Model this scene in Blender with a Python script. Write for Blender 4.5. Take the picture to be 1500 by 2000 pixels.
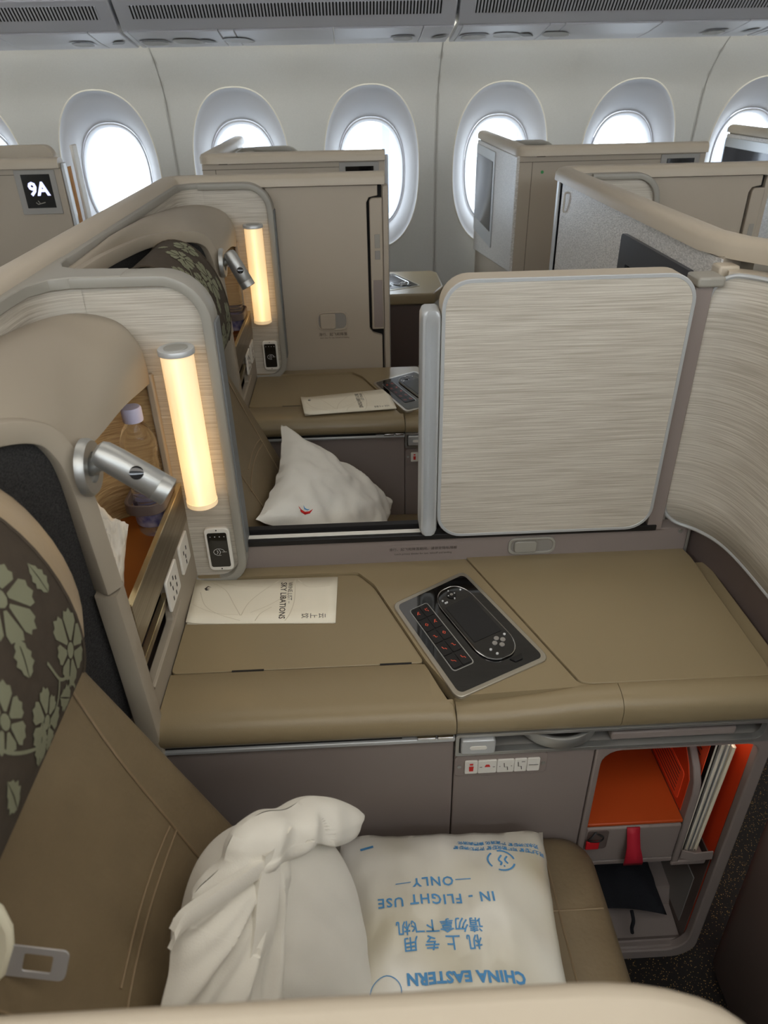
import bpy, bmesh, math, random
from mathutils import Vector, Matrix, noise
from mathutils.bvhtree import BVHTree
for o in list(bpy.data.objects): bpy.data.objects.remove(o, do_unlink=True)
SC = bpy.context.scene
COL = SC.collection
random.seed(7)
# ------------------------------------------------------------------ camera
cam_data = bpy.data.cameras.new('camera'); cam = bpy.data.objects.new('camera', cam_data); COL.objects.link(cam)
cam_data.sensor_fit = 'VERTICAL'; cam_data.sensor_height = 36.0; cam_data.lens = 25.2
cam_data.clip_start = 0.02
rgt = Vector((0.998756, -0.046426, -0.018195)); upv = Vector((0.039669, 0.518664, 0.854057)); fwd = Vector((0.030213, 0.853716, -0.519861))
cam.matrix_world = Matrix(((rgt.x, upv.x, -fwd.x, 0), (rgt.y, upv.y, -fwd.y, 0), (rgt.z, upv.z, -fwd.z, 1.66), (0, 0, 0, 1)))
cam_data.dof.use_dof = True; cam_data.dof.focus_distance = 1.45; cam_data.dof.aperture_fstop = 7.0
SC.camera = cam
# ------------------------------------------------------------------ world and lights
SC.view_settings.view_transform = 'Standard'; SC.view_settings.look = 'None'
SC.view_settings.gamma = 1.0; SC.view_settings.use_curve_mapping = False
SC.view_settings.exposure = 0.38
W = bpy.data.worlds.new('daylight'); SC.world = W; W.use_nodes = True
bg = W.node_tree.nodes['Background']; bg.inputs[0].default_value = (0.84, 0.92, 1.0, 1); bg.inputs[1].default_value = 7.0
def area(name, loc, rot, sx, sy, power, color):
    d = bpy.data.lights.new(name, 'AREA'); d.shape = 'RECTANGLE'; d.size = sx; d.size_y = sy; d.energy = power; d.color = color
    o = bpy.data.objects.new(name, d); COL.objects.link(o); o.location = loc; o.rotation_euler = rot
    return o
area('aisle_ceiling_light', (0.2, -0.05, 2.17), (0, 0, 0), 5.0, 0.5, 19, (1.0, 0.95, 0.88))
area('centre_ceiling_light', (0.2, 1.25, 2.17), (0, 0, 0), 5.0, 0.5, 7.5, (1.0, 0.94, 0.86))
area('far_aisle_ceiling_light', (0.2, 2.7, 2.17), (0, 0, 0), 5.0, 0.35, 3.5, (1.0, 0.96, 0.9))
area('sidewall_cove_light', (0.2, 3.60, 1.83), (math.radians(75), 0, 0), 6.0, 0.05, 5, (1.0, 0.97, 0.86))
# ------------------------------------------------------------------ materials
def S(r, g, b):
    f = lambda c: (c/255/12.92) if c/255 <= 0.04045 else ((c/255+0.055)/1.055)**2.4
    return (f(r), f(g), f(b), 1)
def mat(name, col, rough=0.5, metal=0.0, var=0.0, vscale=8.0, bump=0.0, bscale=300.0, stretch=(1, 1, 1), coat=0.0, spec=0.5, emit=None, estr=0.0, col2=None, detail=3.0, trans=0.0, ior=1.45, alpha=1.0, sheen=0.0):
    m = bpy.data.materials.new(name); m.use_nodes = True
    n = m.node_tree.nodes; l = m.node_tree.links; p = n['Principled BSDF']
    p.inputs['Base Color'].default_value = col; p.inputs['Roughness'].default_value = rough; p.inputs['Metallic'].default_value = metal
    p.inputs['Specular IOR Level'].default_value = spec; p.inputs['Coat Weight'].default_value = coat; p.inputs['IOR'].default_value = ior
    p.inputs['Transmission Weight'].default_value = trans; p.inputs['Alpha'].default_value = alpha
    if sheen: p.inputs['Sheen Weight'].default_value = sheen
    if emit: p.inputs['Emission Color'].default_value = emit; p.inputs['Emission Strength'].default_value = estr
    tc = n.new('ShaderNodeTexCoord'); mp = n.new('ShaderNodeMapping'); mp.inputs['Scale'].default_value = stretch
    l.new(tc.outputs['Object'], mp.inputs['Vector'])
    if var or col2:
        nz = n.new('ShaderNodeTexNoise'); nz.inputs['Scale'].default_value = vscale; nz.inputs['Detail'].default_value = detail
        l.new(mp.outputs[0], nz.inputs['Vector'])
        r = n.new('ShaderNodeValToRGB'); r.color_ramp.elements[0].position = 0.3; r.color_ramp.elements[1].position = 0.7
        c2 = col2 or tuple(c*(1-var) for c in col[:3])+(1,)
        r.color_ramp.elements[0].color = c2; r.color_ramp.elements[1].color = col
        l.new(nz.outputs['Fac'], r.inputs['Fac']); l.new(r.outputs['Color'], p.inputs['Base Color'])
    if bump:
        nb = n.new('ShaderNodeTexNoise'); nb.inputs['Scale'].default_value = bscale; nb.inputs['Detail'].default_value = 2.0
        l.new(mp.outputs[0], nb.inputs['Vector'])
        b = n.new('ShaderNodeBump'); b.inputs['Strength'].default_value = bump; b.inputs['Distance'].default_value = 0.002
        l.new(nb.outputs['Fac'], b.inputs['Height']); l.new(b.outputs['Normal'], p.inputs['Normal'])
    return m
def laminate(name, ca, cb, scale=1.0, rough=0.42, bump=0.35, vert=(9, 9, 460), metal=0.0):
    return mat(name, ca, rough=rough, col2=cb, vscale=1.0*scale, stretch=vert, bump=bump, bscale=1.0*scale, detail=2.0, metal=metal)
M = {}
M['shell'] = mat('shell_beige', S(172, 160, 143), 0.42, var=0.04, vscale=3, bump=0.06, bscale=900)
M['cap'] = mat('cap_taupe', S(182, 170, 151), 0.38, bump=0.05, bscale=1200)
M['trim'] = mat('trim_grey', S(150, 146, 136), 0.38, bump=0.04, bscale=1200)
M['hood'] = mat('hood_beige', S(158, 147, 130), 0.45, bump=0.06, bscale=900)
M['laminate'] = laminate('line_laminate', S(203, 196, 182), S(170, 161, 146))
M['laminate_silver'] = laminate('silver_laminate', S(226, 222, 216), S(176, 172, 166), rough=0.35, vert=(140, 140, 420))
M['weave'] = laminate('gold_weave', S(206, 176, 128), S(158, 126, 82), vert=(26, 26, 420), bump=0.6)
M['console'] = mat('console_brown', S(144, 128, 98), 0.34, var=0.05, vscale=5, bump=0.10, bscale=700)
M['mauve'] = mat('mauve_panel', S(138, 126, 120), 0.5, bump=0.05, bscale=900)
M['mauve_dark'] = mat('mauve_dark_panel', S(98, 85, 79), 0.5, bump=0.05, bscale=900)
M['silver'] = mat('satin_silver', S(178, 178, 174), 0.42, metal=0.8, bump=0.03, bscale=1500)
M['silver_paint'] = mat('silver_paint', S(188, 190, 190), 0.35, metal=0.35)
M['chrome'] = mat('chrome', S(220, 220, 220), 0.15, metal=1.0)
M['black'] = mat('black_gloss', S(18, 17, 17), 0.08, coat=0.5)
M['black_matt'] = mat('black_matt', S(22, 20, 20), 0.55)
M['screen'] = mat('dark_screen', S(30, 30, 32), 0.12)
M['grey_screen'] = mat('grey_screen', S(46, 48, 56), 0.10)
M['dark_gap'] = mat('dark_gap', S(14, 12, 11), 0.8)
M['leather'] = mat('brown_leather', S(124, 108, 82), 0.48, var=0.14, vscale=14, bump=0.35, bscale=120)
M['leather_beige'] = mat('beige_leather', S(168, 148, 120), 0.40, var=0.06, vscale=14, bump=0.2, bscale=160)
M['stitch'] = mat('stitch_thread', S(136, 117, 90), 0.7)
M['cloth_dark'] = mat('dark_brown_cloth', S(68, 58, 46), 0.9, var=0.15, vscale=60, bump=0.3, bscale=900)
M['print'] = mat('sage_print', S(124, 124, 100), 0.9, bump=0.2, bscale=900)
M['speaker'] = mat('charcoal_weave', S(58, 56, 54), 0.9, col2=S(30, 29, 28), vscale=420, bump=0.8, bscale=420)
M['amber'] = mat('amber_shelf', S(160, 92, 32), 0.45, bump=0.08, bscale=600)
M['orange'] = mat('orange_lining', S(214, 66, 24), 0.55)
M['orange_dark'] = mat('burnt_orange_shelf', S(184, 74, 26), 0.5)
M['orange_card'] = mat('orange_card', S(255, 92, 52), 0.5)
M['bronze'] = mat('brushed_bronze', S(150, 136, 112), 0.34, metal=0.75, col2=S(120, 106, 84), vscale=1.0, stretch=(40, 6, 300))
M['bronze_edge'] = mat('bronze_edge', S(226, 210, 170), 0.25, metal=0.9)
M['white_plastic'] = mat('white_plastic', S(226, 222, 212), 0.4)
M['ivory'] = mat('ivory_plastic', S(222, 214, 196), 0.4)
M['cotton'] = mat('white_cotton', S(232, 228, 216), 0.85, var=0.03, vscale=20, bump=0.15, bscale=500, sheen=0.2)
M['paper'] = mat('cream_paper', S(238, 230, 208), 0.55, var=0.02, vscale=30)
M['ink'] = mat('dark_ink', S(60, 52, 46), 0.6)
M['ink_light'] = mat('light_ink', S(216, 206, 182), 0.6)
M['blue_ink'] = mat('blue_ink', S(84, 148, 200), 0.5)
M['red_ink'] = mat('red_ink', S(206, 40, 34), 0.5)
M['red_glow'] = mat('red_icon', S(206, 80, 56), 0.5, emit=S(226, 84, 54), estr=0.25)
M['white_icon'] = mat('white_icon', S(200, 200, 200), 0.4)
M['film'] = mat('packet_film', S(240, 238, 230), 0.25, col2=S(200, 192, 166), vscale=6.5, bump=0.5, bscale=26, coat=0.3, detail=1.0)
M['strap'] = mat('red_strap', S(178, 30, 48), 0.6, bump=0.2, bscale=400)
M['red_tag'] = mat('red_tag', S(200, 26, 34), 0.6)
M['bag'] = mat('navy_bag', S(24, 26, 32), 0.9, var=0.3, vscale=12, bump=0.4, bscale=300)
M['carpet'] = mat('carpet', S(34, 30, 27), 0.95)
M['wall'] = mat('sidewall_fabric', S(203, 203, 199), 0.6, col2=S(197, 197, 193), vscale=160, bump=0.06, bscale=300, stretch=(1, 1, 2.4))
M['reveal'] = mat('window_reveal', S(194, 195, 199), 0.5)
M['seam'] = mat('panel_seam', S(176, 174, 168), 0.5)
M['rim'] = mat('window_rim_line', S(224, 220, 208), 0.5)
M['bin'] = mat('bin_plastic', S(192, 193, 198), 0.34)
M['psu'] = mat('service_panel_plastic', S(200, 200, 204), 0.4)
M['ceil'] = mat('ceiling_panel', S(214, 212, 208), 0.6)
M['lens'] = mat('grey_lens', S(150, 150, 152), 0.25)
M['glass'] = mat('window_acrylic', (1, 1, 1, 1), 0.02, trans=1.0, ior=1.02)
M['bezel'] = mat('panel_bezel', S(178, 171, 156), 0.3, metal=0.7)
M['cap_lilac'] = mat('lilac_cap', S(206, 202, 226), 0.4)
M['label'] = mat('bottle_label', S(176, 168, 180), 0.5, col2=S(86, 84, 130), vscale=60)
M['tissue'] = mat('tissue_bag', S(236, 226, 208), 0.4, trans=0.25)
M['orange_edge'] = mat('orange_strip', S(226, 168, 104), 0.5)
M['belt'] = mat('belt_webbing', S(120, 112, 100), 0.8, bump=0.4, bscale=400)
M['belt_plastic'] = mat('belt_cream_plastic', S(244, 240, 216), 0.35)
M['steel'] = mat('brushed_steel', S(196, 196, 198), 0.35, metal=0.5, bump=0.05, bscale=200)
M['sign'] = mat('lit_numeral', S(210, 214, 255), 0.4, emit=S(205, 208, 255), estr=0.9)
M['red_led'] = mat('red_led', S(180, 20, 20), 0.4, emit=S(220, 30, 20), estr=0.6)
M['green'] = mat('green_dot', S(60, 140, 80), 0.5)
M['tarmac'] = mat('apron', S(190, 190, 190), 0.9)
M['bridge'] = mat('jet_bridge_white', S(235, 238, 242), 0.6)
M['bridge_dark'] = mat('jet_bridge_grey', S(120, 130, 150), 0.6)
M['gasket'] = mat('grey_gasket', S(112, 114, 114), 0.5)
M['panel_grey'] = mat('bezel_grey', S(150, 146, 140), 0.4, metal=0.3)
M['tv_bezel'] = mat('tv_bezel', S(52, 54, 60), 0.3)
def pet():
    m = bpy.data.materials.new('clear_pet'); m.use_nodes = True; n = m.node_tree.nodes; l = m.node_tree.links; p = n['Principled BSDF']
    p.inputs['Base Color'].default_value = (1, 1, 1, 1); p.inputs['Roughness'].default_value = 0.04; p.inputs['Transmission Weight'].default_value = 1.0; p.inputs['IOR'].default_value = 1.25
    t = n.new('ShaderNodeBsdfTransparent'); x = n.new('ShaderNodeMixShader'); x.inputs[0].default_value = 0.72
    l.new(t.outputs[0], x.inputs[1]); l.new(p.outputs[0], x.inputs[2]); l.new(x.outputs[0], n['Material Output'].inputs[0])
    return m
M['pet'] = pet()
# carpet specks
def carpet():
    m = M['carpet']; n = m.node_tree.nodes; l = m.node_tree.links; p = n['Principled BSDF']
    tc = n.new('ShaderNodeTexCoord'); v = n.new('ShaderNodeTexVoronoi'); v.inputs['Scale'].default_value = 220
    r = n.new('ShaderNodeValToRGB'); r.color_ramp.elements[0].position = 0.16; r.color_ramp.elements[0].color = S(176, 140, 78)
    r.color_ramp.elements[1].position = 0.22; r.color_ramp.elements[1].color = S(30, 26, 24)
    nz = n.new('ShaderNodeTexNoise'); nz.inputs['Scale'].default_value = 30
    l.new(tc.outputs['Object'], v.inputs['Vector']); l.new(v.outputs['Distance'], r.inputs['Fac']); l.new(r.outputs['Color'], p.inputs['Base Color'])
carpet()
# warm lamp tube: the glow is strongest along the front of the tube, a little below its middle
def lamp_mat():
    m = bpy.data.materials.new('warm_lamp_tube'); m.use_nodes = True; n = m.node_tree.nodes; l = m.node_tree.links; p = n['Principled BSDF']
    p.inputs['Base Color'].default_value = S(250, 235, 205); p.inputs['Roughness'].default_value = 0.35
    tc = n.new('ShaderNodeTexCoord'); sp = n.new('ShaderNodeSeparateXYZ'); l.new(tc.outputs['Generated'], sp.inputs[0])
    def ramp(src, pts):
        r = n.new('ShaderNodeValToRGB'); e = r.color_ramp.elements
        while len(e) < len(pts): e.new(0.5)
        for i, (x, v) in enumerate(pts): e[i].position = x; e[i].color = (v, v, v, 1)
        l.new(src, r.inputs['Fac']); return r.outputs['Color']
    a = ramp(sp.outputs['X'], [(0.0, 0.50), (0.35, 0.58), (0.55, 1.0), (0.75, 0.56), (1.0, 0.48)])
    b = ramp(sp.outputs['Z'], [(0.0, 0.72), (0.3, 1.0), (0.65, 0.74), (1.0, 0.58)])
    mu = n.new('ShaderNodeMath'); mu.operation = 'MULTIPLY'; l.new(a, mu.inputs[0]); l.new(b, mu.inputs[1])
    m2 = n.new('ShaderNodeMath'); m2.operation = 'MULTIPLY'; m2.inputs[1].default_value = 1.6; l.new(mu.outputs[0], m2.inputs[0])
    p.inputs['Emission Color'].default_value = (1.0, 0.63, 0.27, 1); l.new(m2.outputs[0], p.inputs['Emission Strength'])
    return m
M['lamp'] = lamp_mat()
M['frost_white'] = mat('pocket_lamp_lens', S(255, 245, 235), 0.5, emit=(1, 0.9, 0.8, 1), estr=3.0)
M['frost'] = mat('frosted_ring', S(244, 230, 200), 0.5, emit=(1.0, 0.65, 0.3, 1), estr=0.35)
# ------------------------------------------------------------------ mesh helpers
def link(o, parent=None):
    COL.objects.link(o)
    if parent is not None: o.parent = parent
    return o
def tag(o, label=None, cat=None, group=None, kind=None):
    if label: o['label'] = label
    if cat: o['category'] = cat
    if group: o['group'] = group
    if kind: o['kind'] = kind
    return o
def thing(name, label, cat, loc=(0, 0, 0), group=None, kind=None):
    o = bpy.data.objects.new(name, None); o.location = loc; o.empty_display_size = 0.05
    return tag(link(o), label, cat, group, kind)
def obj(name, v, f, m, parent=None, smooth=False, bevel=0, seg=2, sub=0, solid=0, angle=35, label=None):
    me = bpy.data.meshes.new(name); me.from_pydata([tuple(p) for p in v], [], f)
    bm = bmesh.new(); bm.from_mesh(me); bmesh.ops.recalc_face_normals(bm, faces=bm.faces); bm.to_mesh(me); bm.free()
    return fin(name, me, m, parent, smooth, bevel, seg, sub, solid, angle, label)
def fin(name, me, m, parent=None, smooth=False, bevel=0, seg=2, sub=0, solid=0, angle=35, label=None):
    me.materials.append(M[m] if isinstance(m, str) else m)
    o = link(bpy.data.objects.new(name, me), parent)
    if solid: s = o.modifiers.new('solid', 'SOLIDIFY'); s.thickness = solid; s.offset = 0
    if bevel:
        b = o.modifiers.new('bevel', 'BEVEL'); b.width = bevel; b.segments = seg; b.limit_method = 'ANGLE'; b.angle_limit = math.radians(angle)
        smooth = True
    if sub: s = o.modifiers.new('sub', 'SUBSURF'); s.levels = sub; s.render_levels = sub
    if smooth:
        for p in me.polygons: p.use_smooth = True
        if not sub:
            try: me.set_sharp_from_angle(angle=math.radians(40 if not bevel else 75))
            except Exception: pass
    if label: o['label'] = label
    return o
def to3(axis, a, p):
    return {'x': (a, p[0], p[1]), 'y': (p[0], a, p[1]), 'z': (p[0], p[1], a)}[axis]
def rrect(x0, x1, y0, y1, r, n=6):
    rs = r if isinstance(r, (tuple, list)) else (r,)*4      # corners: x0y0, x1y0, x1y1, x0y1
    out = []
    for (cx, cy, sx, sy, a0), q in zip(((x0, y0, 1, 1, 180), (x1, y0, -1, 1, 270), (x1, y1, -1, -1, 0), (x0, y1, 1, -1, 90)), rs):
        if q <= 0: out.append((cx, cy)); continue
        for k in range(n+1):
            a = math.radians(a0+90*k/n); out.append((cx+sx*q+q*math.cos(a), cy+sy*q+q*math.sin(a)))
    return out
def plate(name, outer, holes, axis, a, b, m, parent=None, **k):
    """flat plate with holes, between a and b along the axis"""
    bm = bmesh.new()
    if not holes:
        va = [bm.verts.new(to3(axis, a, p)) for p in outer]; vb = [bm.verts.new(to3(axis, b, p)) for p in outer]
        bm.faces.new(va); bm.faces.new(vb)
        for i in range(len(va)): j = (i+1) % len(va); bm.faces.new((va[i], va[j], vb[j], vb[i]))
    else:
        for z in (a, b):
            es = []
            for lp in [outer]+holes:
                vs = [bm.verts.new(to3(axis, z, p)) for p in lp]
                es += [bm.edges.new((vs[i], vs[(i+1) % len(vs)])) for i in range(len(vs))]
            bmesh.ops.triangle_fill(bm, use_beauty=True, use_dissolve=False, edges=es)
        bm.verts.ensure_lookup_table()
        vs = list(bm.verts); h = len(vs)//2; st = 0
        for lp in [outer]+holes:
            n = len(lp)
            for i in range(n):
                j = (i+1) % n; bm.faces.new((vs[st+i], vs[st+j], vs[h+st+j], vs[h+st+i]))
            st += n
    bmesh.ops.recalc_face_normals(bm, faces=bm.faces)
    me = bpy.data.meshes.new(name); bm.to_mesh(me); bm.free()
    return fin(name, me, m, parent, **k)
def box(name, x0, x1, y0, y1, z0, z1, m, parent=None, bevel=0.0, **k):
    return plate(name, [(x0, y0), (x1, y0), (x1, y1), (x0, y1)], None, 'z', z0, z1, m, parent, bevel=bevel, **k)
def sweep(name, path, prof, n0, m, parent=None, closed=False, caps=True, **k):
    """profile (a along n0, b along tangent x n0) carried along the path"""
    P = [Vector(p) for p in path]; N = len(P); v = []; f = []; nrm = Vector(n0).normalized(); K = len(prof)
    for i in range(N):
        if closed: t = (P[(i+1) % N]-P[i-1])
        else: t = P[min(i+1, N-1)]-P[max(i-1, 0)]
        t.normalize(); nrm = (nrm-t*nrm.dot(t)).normalized(); b = t.cross(nrm)
        v += [P[i]+nrm*a+b*c for a, c in prof]
    for i in range(N if closed else N-1):
        j = (i+1) % N
        for q in range(K): r = (q+1) % K; f.append((i*K+q, i*K+r, j*K+r, j*K+q))
    if caps and not closed: f.append(tuple(range(K))); f.append(tuple((N-1)*K+q for q in range(K)))
    return obj(name, v, f, m, parent, **k)
def circ(r, n=10): return [(r*math.cos(2*math.pi*i/n), r*math.sin(2*math.pi*i/n)) for i in range(n)]
def tube(name, path, r, m, parent=None, n=8, closed=False, **k):
    t = Vector(path[1])-Vector(path[0]); n0 = Vector((0, 0, 1)) if abs(t.normalized().z) < 0.9 else Vector((1, 0, 0))
    return sweep(name, path, circ(r, n), n0, m, parent, closed=closed, smooth=True, **k)
def lathe(name, prof, c, axis, m, parent=None, n=24, cap=True, **k):
    """prof: list of (radius, distance along axis) from point c"""
    ax = Vector(axis).normalized(); u = ax.orthogonal().normalized(); w = ax.cross(u); c = Vector(c); v = []; f = []
    for r, h in prof:
        for i in range(n): a = 2*math.pi*i/n; v.append(c+ax*h+(u*math.cos(a)+w*math.sin(a))*r)
    for j in range(len(prof)-1):
        for i in range(n): q = (i+1) % n; f.append((j*n+i, j*n+q, (j+1)*n+q, (j+1)*n+i))
    if cap: f.append(tuple(range(n))); f.append(tuple((len(prof)-1)*n+i for i in range(n)))
    return obj(name, v, f, m, parent, smooth=True, **k)
def loft(name, rows, m, parent=None, wrap=False, cap=False, **k):
    R = len(rows); C = len(rows[0]); v = [p for r in rows for p in r]; f = []
    for i in range(R-1):
        for j in range(C if wrap else C-1): q = (j+1) % C; f.append((i*C+j, i*C+q, (i+1)*C+q, (i+1)*C+j))
    if cap: f.append(tuple(range(C))); f.append(tuple((R-1)*C+j for j in range(C)))
    k.setdefault('smooth', True)
    return obj(name, v, f, m, parent, **k)
def smooth_path(pts, n=8, closed=False):
    """Catmull-Rom through the points"""
    P = [Vector(p) for p in pts]; out = []; N = len(P)
    for i in range(N if closed else N-1):
        if closed: a, b, c, d = P[i-1], P[i], P[(i+1) % N], P[(i+2) % N]
        else: a, b, c, d = P[max(i-1, 0)], P[i], P[i+1], P[min(i+2, N-1)]
        for k in range(n):
            t = k/n; out.append(0.5*((2*b)+(c-a)*t+(2*a-5*b+4*c-d)*t*t+(3*b-a-3*c+d)*t**3))
    if not closed: out.append(P[-1])
    return out
def arc(c, r, a0, a1, n=8): return [(c[0]+r*math.cos(math.radians(a0+(a1-a0)*i/n)), c[1]+r*math.sin(math.radians(a0+(a1-a0)*i/n))) for i in range(n+1)]
def text_mesh(s, size, bold=0.0, align='CENTER', spacing=1.0):
    c = bpy.data.curves.new('lettering', 'FONT'); c.body = s; c.size = size; c.align_x = align; c.align_y = 'CENTER'; c.offset = bold; c.resolution_u = 2; c.space_character = spacing
    o = bpy.data.objects.new('lettering', c); COL.objects.link(o)
    dg = bpy.context.evaluated_depsgraph_get(); me = bpy.data.meshes.new_from_object(o.evaluated_get(dg))
    bpy.data.objects.remove(o); bpy.data.curves.remove(c)
    return me
def text(name, s, size, origin, ux, uy, m, parent=None, bold=0.0, align='CENTER', spacing=1.0, surf=None, lift=0.0006, thick=0.0):
    """flat lettering: ux is the reading direction, uy the letters' up"""
    me = text_mesh(s, size, bold, align, spacing); me.name = name
    ux = Vector(ux).normalized(); uy = Vector(uy).normalized(); o0 = Vector(origin); nz = ux.cross(uy)
    if surf is not None:
        bm = bmesh.new(); bm.from_mesh(me)
        bmesh.ops.subdivide_edges(bm, edges=[e for e in bm.edges if e.calc_length() > size*0.25], cuts=1)
        bm.to_mesh(me); bm.free()
    for v in me.vertices:
        p = o0+ux*v.co.x+uy*v.co.y
        v.co = surf(p) if surf else p+nz*lift
    return fin(name, me, m, parent)
def ribbon(name, lines, w, m, parent=None, fn=None):
    """flat strokes; lines of 2D points -> fn(p2) gives the 3D point"""
    v = []; f = []
    for ln in lines:
        n = len(ln); b = len(v)
        ww = w
        for i, p in enumerate(ln):
            q0 = Vector(ln[max(i-1, 0)]); q1 = Vector(ln[min(i+1, n-1)]); t = (q1-q0).normalized(); s = Vector((-t.y, t.x))*ww/2
            v += [fn(Vector(p)+s), fn(Vector(p)-s)]
        for i in range(n-1): f.append((b+2*i, b+2*i+1, b+2*i+3, b+2*i+2))
    return obj(name, v, f, m, parent)
def polys(name, plist, m, parent=None, fn=None):
    v = []; f = []
    for pl in plist:
        b = len(v); v += [fn(Vector(p)) for p in pl]; f.append(tuple(range(b, b+len(pl))))
    return obj(name, v, f, m, parent)
# ================================================================== CABIN SHELL
def interp(tab, z):
    if z <= tab[0][0]: return tab[0][1]
    for (a, b), (c, d) in zip(tab, tab[1:]):
        if z <= c: t = (z-a)/(c-a); t = t*t*(3-2*t)*0.3+t*0.7; return b+(d-b)*t
    return tab[-1][1]
WT = [(0.0, 3.80), (0.4, 3.90), (0.8, 3.945), (1.1, 3.955), (1.3, 3.95), (1.5, 3.93), (1.62, 3.90), (1.72, 3.82), (1.8, 3.72), (1.9, 3.58), (2.0, 3.44)]
def wy(z):
    z = min(max(z, WT[0][0]), WT[-1][0]-1e-6); i = max(j for j in range(len(WT)-1) if WT[j][0] <= z)
    sl = lambda j: (WT[min(j+1, len(WT)-1)][1]-WT[max(j-1, 0)][1])/(WT[min(j+1, len(WT)-1)][0]-WT[max(j-1, 0)][0])
    h = WT[i+1][0]-WT[i][0]; t = (z-WT[i][0])/h
    return (2*t**3-3*t**2+1)*WT[i][1]+(t**3-2*t*t+t)*h*sl(i)+(-2*t**3+3*t*t)*WT[i+1][1]+(t**3-t*t)*h*sl(i+1)
floor = tag(box('floor', -3.6, 4.4, -1.6, 4.05, -0.05, 0.0, 'carpet'), 'dark carpet with gold specks on the cabin floor', 'floor', kind='structure')
ceiling = tag(box('ceiling', -3.6, 4.4, -1.1, 3.6, 2.2, 2.25, 'ceil'), 'white cabin ceiling above the seats', 'ceiling', kind='structure')
tag(box('wall_rear', -3.65, -3.6, -1.7, 4.2, -0.05, 2.25, 'shell'), 'beige bulkhead closing the cabin behind the seats', 'wall', kind='structure')
tag(box('wall_front', 4.4, 4.45, -1.7, 4.2, -0.05, 2.25, 'shell'), 'beige bulkhead closing the cabin ahead of the seats', 'wall', kind='structure')
PITCH = 0.64; WC = lambda k: 0.116+PITCH*k
NA = 64
def oval(xc, zc, hw, ht, hb, ex=2.35, tilt=0.0):
    out = []
    for i in range(NA):
        a = 2*math.pi*i/NA; c, s = math.cos(a), math.sin(a)
        x = hw*math.copysign(abs(c)**(2/ex), c); z = (ht if s > 0 else hb)*math.copysign(abs(s)**(2/ex), s)
        out.append((xc+x, zc+z))
    return out
def rect_ring(x0, x1, z0, z1, xc, zc):
    out = []
    for i in range(NA):
        a = 2*math.pi*i/NA+1e-6; c, s = math.cos(a), math.sin(a); t = 1e9
        if c > 1e-9: t = min(t, (x1-xc)/c)
        if c < -1e-9: t = min(t, (x0-xc)/c)
        if s > 1e-9: t = min(t, (z1-zc)/s)
        if s < -1e-9: t = min(t, (z0-zc)/s)
        out.append((xc+c*t, zc+s*t))
    # move the nearest samples onto the corners
    for cx in (x0, x1):
        for cz in (z0, z1):
            j = min(range(NA), key=lambda q: (out[q][0]-cx)**2+(out[q][1]-cz)**2); out[j] = (cx, cz)
    return out
ZC = 1.257
def panel_mesh(cells, x0, x1):
    v = []; f = []
    for idx, k in enumerate(cells):
        xa = x0 if idx == 0 else (WC(k)-PITCH/2); xb = x1 if idx == len(cells)-1 else (WC(k)+PITCH/2)
        o = oval(WC(k), ZC, 0.235, 0.37, 0.37); r = rect_ring(xa, xb, 0.02, 1.95, WC(k), ZC); b = len(v); T = 12
        for j in range(T+1):
            t = (j/T)**1.2
            for i in range(NA):
                x = o[i][0]+(r[i][0]-o[i][0])*t; z = o[i][1]+(r[i][1]-o[i][1])*t; v.append((x, wy(z), z))
        for j in range(T):
            for i in range(NA): q = (i+1) % NA; f.append((b+j*NA+i, b+j*NA+q, b+(j+1)*NA+q, b+(j+1)*NA+i))
    me = bpy.data.meshes.new('sidewall_panel'); me.from_pydata(v, [], f); me.update(); return me
wall = thing('wall_far', 'pale curved cabin sidewall with oval windows', 'wall', kind='structure')
wall_near = thing('wall_near', 'pale curved cabin sidewall behind the viewer', 'wall', kind='structure')
wall_near.scale = (1, -1, 1); wall_near.location = (0, 2.5, 0)
for a in (-5, -3, -1, 1, 3, 5):
    x0 = WC(a)-PITCH/2+0.003; x1 = WC(a+1)+PITCH/2-0.003
    me = panel_mesh((a, a+1), x0, x1)
    o = fin('sidewall_panel', me, 'wall', wall, smooth=True)
    o2 = link(o.copy(), wall_near)
    for k in (a, a+1): obj('window_shade', [(x, wy(z)+0.02, z) for x, z in oval(WC(k), ZC, 0.25, 0.385, 0.385)], [tuple(range(NA))], 'reveal', wall_near)  # unseen opaque covers added to keep out daylight from behind the viewer
    sx = x0-0.003
    rows = [[(sx-0.011, wy(z)+0.006, z), (sx-0.007, wy(z)-0.002, z), (sx-0.003, wy(z)+0.004, z), (sx+0.003, wy(z)+0.004, z), (sx+0.007, wy(z)-0.002, z), (sx+0.011, wy(z)+0.006, z)] for z in [0.04*i for i in range(49)]]
    loft('seam_strip', rows, 'seam', wall)
def pane_mat():
    m = bpy.data.materials.new('clear_pane'); m.use_nodes = True; n = m.node_tree.nodes; l = m.node_tree.links
    n.remove(n['Principled BSDF']); t = n.new('ShaderNodeBsdfTransparent'); g = n.new('ShaderNodeBsdfGlossy'); g.inputs['Roughness'].default_value = 0.02
    t.inputs['Color'].default_value = (0.95, 0.98, 1, 1)
    x = n.new('ShaderNodeMixShader'); x.inputs[0].default_value = 0.04; l.new(t.outputs[0], x.inputs[1]); l.new(g.outputs[0], x.inputs[2]); l.new(x.outputs[0], n['Material Output'].inputs[0])
    return m
M['pane'] = pane_mat()
wn = 0
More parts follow.
